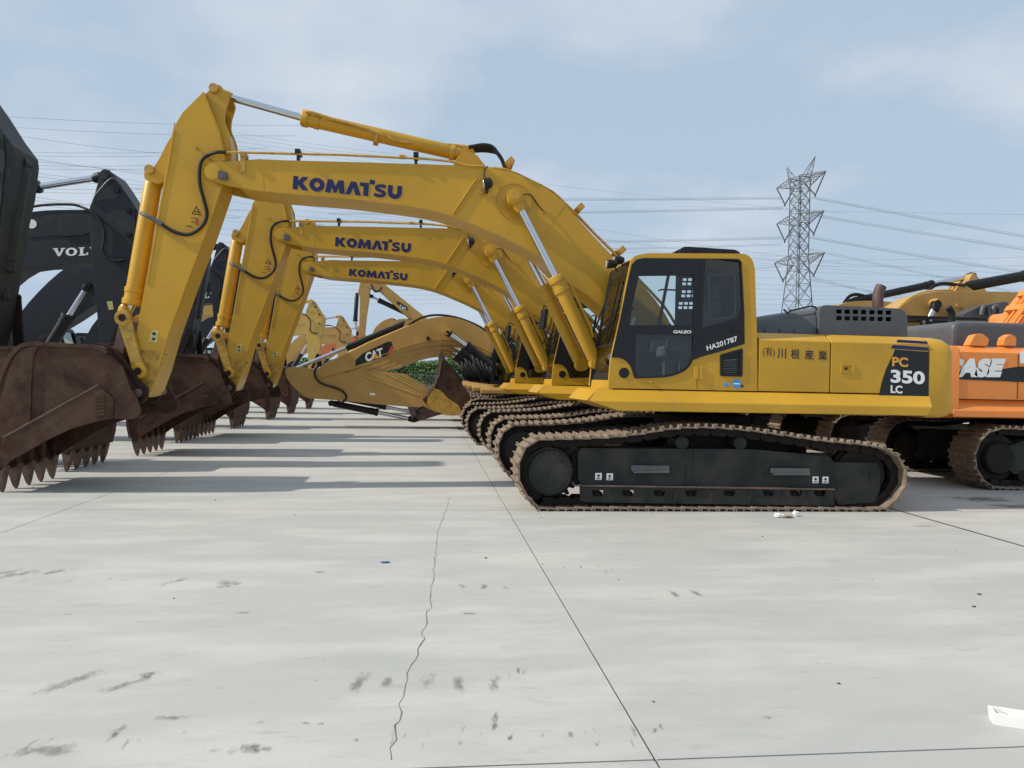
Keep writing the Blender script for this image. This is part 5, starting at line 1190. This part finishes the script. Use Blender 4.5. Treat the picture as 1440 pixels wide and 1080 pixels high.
s.build('hydraulic_hoses', RUB, T)
b_ = MB().prism([q(500,478), q(515,478), q(519,500), q(508,512), q(497,498)], 44.4, 45.6); b_.build('bucket', RUST, T, bevel=.03); endthing()
T = thing('excavator', (5.6, 49.5, 0), 'distant excavator showing only a rounded ochre arm top between boom and sky', 'excavator', 'far ochre excavators')
base(T, 5.6, 49.5, -1, CATY, indiv=False)
q = lambda a, b: XZ(a, b, 49.2)
B = MB().prism(smooth([q(545,470), q(552,452), q(575,448), q(610,455), q(640,470), q(665,500)], 2)+[q(672,522), q(660,524), q(640,495), q(610,475), q(580,466)], 49.2, 49.8).build('boom', CATY, T, bevel=.03)
MB().prism(smooth([q(522,480), q(524,468), q(528,460), q(537,452), q(546,448), q(552,447), q(554,452), q(551,462)], 2)+[q(545,500), q(530,530), q(520,530)], 49.25, 49.75).build('arm', CATY, T, bevel=.03)
blk_ram(T, ((590,455), (565,451), (552,450)), 49.5, .12, .07, 'arm_cylinder')
for y in (48.9, 50.1): blk_ram(T, ((668,535), (640,505), (622,478)), y, .12, .07, 'boom_cylinder')
MB().prism([q(512,520), q(532,525), q(530,545), q(515,548), q(505,535)], 48.9, 50.1).build('bucket', RUST, T, bevel=.03); endthing()

# ---- orange excavator on the right
T = thing('excavator', (11.0, 12.42, 0), 'orange excavator at the right edge with white CASE letters on a black band', 'excavator', 'excavators of the right column')
base(T, 11.0, 12.42, 1, ORA, gauge=2.35, n=46, indiv=True, ztop=2.27, hood=2.70, rearu=-3.3, hoodin=.80)
Y = 10.97; q = lambda a, b: XZ(a, b, Y)
zb = lambda px, a: q(px, a)
MB().flat([[q(1300,520.5), q(1412,518.5), q(1432,515.5), q(1640,518), q(1640,541), q(1428,537), q(1412,536), q(1300,531.5)]], Y-.004).build('black_band', BLKDEC, T)
place_flat(text_polys('CASE', .085, .28), (1324, 503.5), (1414, 504), (1324, 530.5), Y, 'brand_lettering', WHITE, T, -.008)
MB().flat([rounded([q(1434,494), q(1452,494), q(1452,511), q(1434,511)], .03)], Y-.004).build('sticker', WHITE, T)
for px in (1374, 1418):
    p_ = W3(px, 482, 11.1); MB().prism(rounded([(p_.x-.17, p_.z-.05), (p_.x+.14, p_.z-.05), (p_.x+.17, p_.z+.06), (p_.x+.05, p_.z+.15), (p_.x-.08, p_.z+.12)] if px < 1400 else [(p_.x-.13, p_.z-.05), (p_.x+.1, p_.z-.05), (p_.x+.1, p_.z+.09), (p_.x, p_.z+.14), (p_.x-.1, p_.z+.08)], .03), 11.05, 11.2).build('lifting_lug', ORA, T, bevel=.015)
q = lambda a, b: XZ(a, b, 12.1)
B = MB().prism(smooth([q(1432,458), q(1455,428), q(1480,398), q(1515,358), q(1560,320), q(1620,292), q(1690,282), q(1790,282), q(1890,300)], 2)+smooth([q(1888,322), q(1790,325), q(1700,335), q(1630,358), q(1590,395), q(1560,440), q(1530,500)], 2)+[q(1500,522), q(1470,515)], 12.1, 12.74).build('boom', ORA, T, bevel=.015, smoothang=25)
for k, (ox, Yp) in enumerate(((-6, 12.12), (-12, 12.3), (-2, 11.95), (-17, 12.5))):
    MB().tube([W3(1422+ox,462,Yp), W3(1432+ox,447,Yp), W3(1449+ox,424,Yp), W3(1462+ox,404,Yp), W3(1494+ox,366,Yp), W3(1544+ox,322,Yp)], .028, 8, 3).build('boom_pipe', ORA, B)
for a, b in ((1434, 433), (1452, 412)):
    p_ = W3(a, b, 12.2); MB().obox(p_, (.03, 0, .045), (0, .3, 0), (.03, 0, -.02)).build('pipe_clamp', ORA, B, bevel=.005)
endthing()
# ---- yellow excavators behind it
def right_yellow(yc, label, second=False):
    T = thing('excavator', (11.05, yc, 0), label, 'excavator', 'excavators of the right column')
    base(T, 11.05, yc, 1, CATY if not second else YELW, gauge=2.35, n=46, indiv=not second, hood=2.75)
    return T
T = right_yellow(16.8, 'ochre excavator behind the orange one, its curved boom top showing over the dark hoods')
Yn, Yf = 16.45, 17.15; q = lambda a, b: XZ(a, b, Yn)
top = smooth([q(1246,462), q(1256,443), q(1266,431), q(1280,421), q(1293,414.5), q(1310,410.5), q(1335,409), q(1380,409.5), q(1440,411), q(1540,416), q(1640,424)], 2)
bot = smooth([q(1645,440), q(1540,446), q(1440,441), q(1390,441), q(1350,447), q(1325,457), q(1305,475), q(1290,505)], 2)
B = MB().prism(top+bot+[q(1275,515), q(1262,505)], Yn, Yf).build('boom', CATY, T, bevel=.015, smoothang=25)
for dy_ in (.05, .2, .35): MB().tube([W3(1259,436,Yn+dy_), W3(1272,424,Yn+dy_), W3(1290,413,Yn+dy_), W3(1312,408.5,Yn+dy_), W3(1340,407.5,Yn+dy_)], .025, 6, 2).build('boom_pipe', PALEY, B)
x_, z_ = q(1347,430); MB().cyl((x_, Yn-.03, z_), (x_, Yn, z_), .05, 12).build('boss', CATY, B)
x_, z_ = q(1312,427); MB().cyl((x_, Yn-.25, z_), (x_, Yf+.25, z_), .11, 18).build('cylinder_pin', CATY, B)
for y in (Yn-.2, Yf+.2): blk_ram(T, ((1292,500), (1304,452), (1316,428)), y, .12, .07, 'boom_cylinder')
MB().prism([q(1352,408), q(1356,400), q(1364,400), q(1378,409)], 16.6, 17.0).build('cylinder_bracket', CATY, B)
blk_ram(T, ((1356,403.5), (1452,386), (1560,364)), 16.8, .125, .07, 'arm_cylinder')
s = MB()
for k in range(3): s.tube([W3(1305,409,16.6+.15*k), W3(1316,400+k,16.6+.15*k), W3(1330,398+k,16.6+.15*k), W3(1345,400+k,16.6+.15*k), W3(1357,402,16.6+.15*k)], .03, 6, 3)
s.build('hydraulic_hoses', RUB, B)
MB().prism([XZ(*p_, 16.0) for p_ in ((1350,442), (1375,430), (1412,424), (1418,440), (1405,452), (1352,452))], 15.9, 16.3).build('air_cleaner', HOODG, T, bevel=.03)
for px in (1386, 1401):
    p_ = W3(px, 437, 15.8); MB().tube([p_+Vector((-.1, 0, -.1)), p_+Vector((-.06, 0, .08)), p_+Vector((.05, 0, .08)), p_+Vector((.1, 0, -.12))], .05, 10, 3).build('intake_pipe', GREY, T)
# dark guard frame over its rear
s = MB(); q = lambda a, b: XZ(a, b, 15.5)
(xa, za), (xb, _), (xc, zc) = q(1278,447), q(1306,444), q(1400,448)
s.box((xa-.4, 15.45, za-.02), (xc, 15.53, za+.05)); s.box((xb-.06, 15.46, 2.2), (xb+.0, 15.52, za-.02)); s.box((xa-.4, 16.3, za-.02), (xc, 16.38, za+.05)); s.box((xb-.06, 16.31, 2.2), (xb, 16.37, za-.02)); s.box((xb-.05, 15.53, za-.01), (xb+.02, 16.3, za+.04)); s.box((xa-.4, 15.53, za-.01), (xa-.33, 16.3, za+.04))
s.build('guard_frame', BLACK, T)
endthing()
T = right_yellow(21.2, 'yellow excavator farther back on the right with chrome rod and pointed arm head', True)
Yn, Yf = 20.85, 21.55; q = lambda a, b: XZ(a, b, Yn)
top = smooth([q(1150,462), q(1160,447), q(1172,434), q(1184,427), q(1205,423.5), q(1230,423), q(1265,425), q(1330,430), q(1400,434)], 2)
bot = smooth([q(1400,452), q(1330,456), q(1265,456), q(1225,462), q(1205,480), q(1190,505)], 2)
B = MB().prism(top+bot+[q(1175,515), q(1162,505)], Yn, Yf).build('boom', CATY, T, bevel=.015, smoothang=25)
blk_ram(T, ((1196,424), (1312,399.5), (1367,388)), 21.2, .11, .075, 'arm_cylinder')
MB().prism([q(1357,430), q(1362,398), q(1368,386), q(1371,383.5), q(1375,386), q(1383,398), q(1391,412), q(1394,440)], 20.9, 21.5).build('arm', CATY, T, bevel=.02)
for y in (Yn-.2, Yf+.2): blk_ram(T, ((1190,500), (1205,462), (1216,440)), y, .12, .07, 'boom_cylinder')
s = MB()
for k in range(3): s.tube([W3(1186,426,21+.15*k), W3(1194,416+k,21+.15*k), W3(1205,413+k,21+.15*k), W3(1222,417+k,21+.15*k)], .03, 6, 3)
s.build('hydraulic_hoses', RUB, B); endthing()
index_kids()
copy_machine(T, T.location+Vector((-.1, 4.4, 0)), 'fourth excavator of the right column, its track end visible under the nearest machine', skip=('arm_cylinder', 'arm', 'hydraulic_hoses'))
copy_machine(T, T.location+Vector((-.1, 8.9, 0)), 'last yellow excavator of the right column, nearly hidden', skip=('arm_cylinder', 'arm', 'hydraulic_hoses'))

# ------------------------------------------------------------------ fence and hedge at the far side of the yard
T = thing('boundary_fence', (0, 118, 0), 'low grey metal picket fence in front of the green shrubs', 'fence')
pk = MB(); rail = MB()
for k in range(-160, 420):
    x = k*.30; pk.box((x-.018, 117.98, .35), (x+.018, 118.02, 2.0))
for z in (.45, 1.85): rail.box((-48, 117.97, z), (126, 118.03, z+.06))
pk.build('picket', mat('fence_grey', (.22, .25, .28), .6), T, kind='stuff'); rail.build('rail', mat('fence_rail_grey', (.20, .23, .26), .6), T)
MB().box((-48, 117.85, 0), (126, 118.15, .35)).build('footing_wall', EARTH, T); endthing()
def leafmass(n, fx, sz, name, mt, lab, cat, kind=None, cl=.35):
    v = []; f = []
    for i in range(n):
        c = Vector(fx()); a = Vector((random.gauss(0, 1), random.gauss(0, 1), random.gauss(0, 1))).normalized(); b = a.orthogonal().normalized(); s_ = sz*(.6+random.random())
        k = len(v); v += [c-a*s_*.5, c+b*s_*.35, c+a*s_*.5, c-b*s_*.35]; f.append((k, k+1, k+2, k+3))
    o = MB().add(v, f).build(name, mt); tag(o, lab, cat, kind=kind); return o
LEAF = mat('foliage', (.10, .17, .05), .7, var=.45, vscale=.6)
hedge = [(x_, 4.0+2.2*noise.noise(Vector((x_*.09, 0, 3)))+1.0*noise.noise(Vector((x_*.4, 2, 0)))) for x_ in range(-45, 70)]
def hp():
    x, h = random.choice(hedge); z = h*(random.random()**.85); return (x+random.random(), 123+random.gauss(0, 1.6)*(1.2-z/h*.5), z+random.random()*.3)
leafmass(90000, hp, .34, 'shrub_belt', LEAF, 'belt of green shrubs behind the grey fence', 'shrubs', 'stuff')

# ------------------------------------------------------------------ pylons and power lines
STEEL = mat('galvanised_steel', (.20, .22, .24), .6, metal=.2, var=.05)
INS = mat('dark_insulator', (.07, .075, .08), .5)
def bar(mb, a, b, r): mb.cyl(a, b, r, 4)
def pylon(T, base_, H, hw0, hw1, arms, ax, horns=True, r=.13):
    "ax: unit vector of the cross-arms; arms: (height, half length)"
    ax = Vector(ax).normalized(); bx_ = Vector((-ax.y, ax.x, 0)); B_ = Vector(base_)
    def cor(z):
        t = z/H; w = hw0+(hw1-hw0)*min(1, t/.62)*1.0 if t < .62 else hw1
        return [B_+ax*(i*w)+bx_*(j*w)+Vector((0, 0, z)) for i, j in ((-1,-1),(1,-1),(1,1),(-1,1))]
    body = MB(); zs = [0]; 
    while zs[-1] < H: 
        t = zs[-1]/H; w = hw0+(hw1-hw0)*min(1, t/.62); zs.append(min(H, zs[-1]+max(1.5, w*1.7)))
    for a, b in zip(zs, zs[1:]):
        ca, cb = cor(a), cor(b)
        for i in range(4):
            j = (i+1) % 4; bar(body, ca[i], cb[i], r*1.15); bar(body, ca[i], cb[j], r*.7); bar(body, ca[j], cb[i], r*.7); bar(body, cb[i], cb[j], r*.6)
    body.build('lattice_body', STEEL, T)
    for (z, L) in arms:
        for s_ in (-1, 1):
            c0, c1 = cor(z), cor(z+2.6); am = MB(); tip = B_+ax*(s_*L)+Vector((0, 0, z+1.9))
            st = [c0[1], c0[2], c1[1], c1[2]] if s_ > 0 else [c0[0], c0[3], c1[0], c1[3]]
            for p_ in st: bar(am, p_, tip, r*.9)
            for k in range(1, 6):
                t0, t1 = (k-1)/6, k/6
                bar(am, st[0].lerp(tip, t0), st[1].lerp(tip, t1), r*.5); bar(am, st[1].lerp(tip, t0), st[3].lerp(tip, t1), r*.5); bar(am, st[0].lerp(tip, t0), st[2].lerp(tip, t1), r*.5); bar(am, st[2].lerp(tip, t0), st[3].lerp(tip, t1), r*.5)
            am.build('cross_arm', STEEL, T)
            low = B_+ax*(s_*(L*.62))+Vector((0, 0, z-3.4)); inn = B_+ax*(s_*(hw1+.3))+Vector((0, 0, z+.2))
            ins = MB(); bar(ins, tip, low, .17); bar(ins, inn, low, .17); ins.cyl(low+Vector((0, 0, -.5)), low, .2, 6); ins.build('insulator_string', INS, T)
    if horns:
        for s_ in (-1, 1):
            am = MB(); c0 = cor(H-1.0); c1 = cor(H-3.5); tip = B_+ax*(s_*L*.58)+Vector((0, 0, H+4.2))
            st = [c0[1], c0[2], c1[1]] if s_ > 0 else [c0[0], c0[3], c1[0]]
            for p_ in st: bar(am, p_, tip, r*.8)
            for k in range(1, 5): bar(am, st[0].lerp(tip, (k-1)/5), st[1].lerp(tip, k/5), r*.5); bar(am, st[1].lerp(tip, (k-1)/5), st[2].lerp(tip, k/5), r*.5)
            am.build('earth_wire_peak', STEEL, T)
YP = 190
b_ = W3(1112, 470, YP); top_z = W3(1120, 250, YP).z
T = thing('pylon', (b_.x, YP, 0), 'tall lattice electricity pylon with three pairs of cross-arms at the right', 'pylon')
z1, z2, z3 = (W3(1122, y, YP).z for y in (258, 311, 368))
pylon(T, (b_.x+1.6, YP, 0), top_z, 4.2, 1.75, [(z3-.9, 9.6), (z2-.9, 9.0), (z1-.9, 9.4)], (.22, -.97, 0)); endthing()
YQ = 140
b2 = W3(247, 200, YQ); tz = W3(240, 196, YQ).z
T = thing('pylon', (b2.x, YQ, 0), 'second lattice pylon, only its dark tip showing left of the nearest yellow arm', 'pylon')
pylon(T, (b2.x+1.0, YQ, 0), tz, 4.2, 1.2, [(tz-9, 7), (tz-17, 8)], (.55, -.83, 0), r=.1)
endthing()
WIRE = mat('conductor', (.16, .18, .20), .6)
def wire(a, b, Ya, Yb, n=1, r=.035, sag=0.0, gap=.45, ext=(0, 0), fray=0):
    A, B = W3(*a, Ya), W3(*b, Yb); D = B-A; A2 = A-D*ext[0]; B2 = B+D*ext[1]; s = MB()
    for k in range(n):
        o_ = Vector((0, .25*(k % 2), -gap*(k//1)*.6)); pts = []
        for i in range(13):
            t = i/12; p_ = A2.lerp(B2, t)+o_; p_.z -= sag*4*t*(1-t); pts.append(p_)
        s.tube(pts, r, 5)
    o = s.build('power_line', WIRE); nm = 'overhead conductor' ; o['group'] = 'overhead power lines'; o['category'] = 'power line'
    return o
WL = []
for a, b, n in [((1141,276),(1440,327),3),((1150,302),(1440,345),3),((1137,332),(1440,378),3),((1125,347),(1440,409),2),((1138,388),(1300,424),2),((1140,393),(1300,418),2)]:
    WL.append((a, b, YP, 160, n, (0, 1.5)))
for a, b, n in [((800,276.5),(1100,277),3),((820,294.5),(1101,291),3),((850,336),(1100,333),3),((880,346),(1100,343),2),((1000,378),(1100,374),2)]:
    WL.append((a, b, YP+25, YP, n, (1.6, 0)))
for a, b in [((760,257),(1090,290)),((840,321),(1100,358)),((850,335),(1100,366)),((850,347),(1440,384)),((1060,365),(1440,360)),((1060,372),(1440,372)),((1060,378),(1440,390)),((1060,292),(1440,300)),((1062,398),(1270,402)),((1062,404),(1240,410)),((1062,412),(1230,414)),((1062,419),(1230,418)),((1062,426),(1200,425)),((1062,434),(1170,432)),((1062,388),(1300,396)),((860,352),(1062,358)),((1110,372),(1440,395)),
             ((1060,355),(1110,350))]:
    WL.append((a, b, 230, 215, 1, (.3, .3)))
for a, b, n in [((20,163),(236,170),1),((20,177.5),(233,184.7),1),((30,190),(185,207.5),1),((45,212.5),(223,210),1),((45,217.5),(220,215.3),1),((45,221),(208,241),1),((48,225),(208,237),1),((53,231.5),(215,228),1),((53,236),(212,233),1),((53,242),(208,257),1),((56,247),(208,261),1),((60,264),(210,261),1),((60,269),(208,266.5),1),((53,276),(205,293),1),((53,281),(205,289),1),((53,287),(205,297),1)]:
    WL.append((a, b, 150, 150, n, (.2, .9)))
for k in range(15): WL.append(((300, 268+k*9.5+random.random()*3), (420, 283+k*8.3+random.random()*3), 210, 225, 1, (.9, 2.2)))
for k in range(5): WL.append(((420, 395+k*7), (560, 400+k*6.4), 240, 240, 1, (.5, .5)))
for k in range(4): WL.append(((330, 186+k*6), (560, 215+k*5), 240, 240, 1, (.05, .4)))
ORD = 'first second third fourth fifth sixth seventh eighth ninth tenth eleventh twelfth thirteenth fourteenth fifteenth sixteenth seventeenth eighteenth nineteenth twentieth'.split()
cnt = {}
for a, b, Ya, Yb, n, ext in sorted(WL, key=lambda w_: w_[0][1]+w_[1][1]):
    if n > 1: key = 'thick conductor bundle running right from the large pylon' if a[0] > 1100 else 'thick conductor bundle running left from the large pylon'
    elif Ya == 150: key = 'thin power line left of the nearest yellow arm'
    elif Ya == 210: key = 'thin power line in the fan below the nearest boom'
    elif a[0] in (420, 330): key = 'thin power line above the folded ochre boom' if a[0] == 420 else 'faint power line just over the nearest boom'
    else: key = 'thin power line behind the large pylon'
    k = cnt.get(key, 0); cnt[key] = k+1
    o = wire(a, b, Ya, Yb, n, .034 if n > 1 else .026, sag=.6, ext=ext)
    o['label'] = ORD[min(k, 19)]+' '+key+', counted from the top'
    if k >= 20: o['label'] = 'lowest '+key
    o['group'] = key.split(' from ')[0]

# ------------------------------------------------------------------ litter on the concrete
FOAM = mat('white_foam', (.80, .80, .78), .8, var=.05)
c = G3(1424, 1022); bx0 = MB(); wx, wy, h_ = .085, .05, .055
bx0.prism([(-wx, 0), (wx, 0), (wx+.006, h_), (-wx-.006, h_)], -wy, -wy+.012).prism([(-wx, 0), (wx, 0), (wx+.006, h_), (-wx-.006, h_)], wy-.012, wy).box((-wx, -wy+.012, 0), (-wx+.012, wy-.012, h_)).box((wx-.012, -wy+.012, 0), (wx, wy-.012, h_)).box((-wx+.012, -wy+.012, .001), (wx-.012, wy-.012, .012))
o = bx0.build('foam_box', FOAM, bevel=.003, org=Vector((0, 0, 0))); o.location = (c.x+.02, c.y+.03, 0); o.rotation_euler = (0, 0, -.45); tag(o, 'small open white foam box at the lower right corner', 'box')
def scrap(name, px, py, r, m_, lab, cat, flat=.25, seed=0, st=(1, 1)):
    rd = random.Random(seed); c = G3(px, py); bm = bmesh.new(); bmesh.ops.create_icosphere(bm, subdivisions=2, radius=r)
    for v in bm.verts:
        k = .65+.7*rd.random(); v.co = Vector((v.co.x*k*st[0], v.co.y*k*st[1], v.co.z*flat*k))
    z0 = min(v.co.z for v in bm.verts)
    for v in bm.verts: v.co.z -= z0
    me = bpy.data.meshes.new(name); bm.to_mesh(me); bm.free(); me.materials.append(m_)
    o = bpy.data.objects.new(name, me); COL.objects.link(o); o.location = (c.x, c.y, .001); tag(o, lab, cat); return o
BRN = mat('brown_card', (.30, .15, .08), .8)
scrap('crumpled_wrapper', 1094, 728, .05, FOAM, 'crumpled white wrapper on the concrete beside the near track', 'wrapper', .5, 1, (1.2, .6))
scrap('card_scrap', 1108, 728.5, .05, BRN, 'torn brown card lying next to the white wrapper', 'card', .25, 2, (1.3, .5))
scrap('crumpled_cup', 1119, 726, .035, FOAM, 'small crushed pale cup right of the brown card', 'cup', .9, 3)
scrap('blue_scrap', 541, 791.5, .032, mat('blue_plastic', (.03, .16, .38), .4), 'small blue plastic scrap alone on the open concrete', 'scrap', .2, 4, (1.2, .5))
sv = MB()
for k in range(90):
    x = random.uniform(-7, 9); y = random.uniform(2.5, 12)**1.0; r = random.uniform(.002, .007)
    if random.random() < .35: r *= 1.6
    sv.obox((x, y, r*.4), (r, r*.3*random.random(), 0), (-r*.3, r*.8, 0), (0, 0, r*.5))
tag(sv.build('pebbles', mat('pebble', (.10, .09, .08), .9)), 'scattered tiny stones and crumbs on the concrete', 'pebbles', kind='stuff')
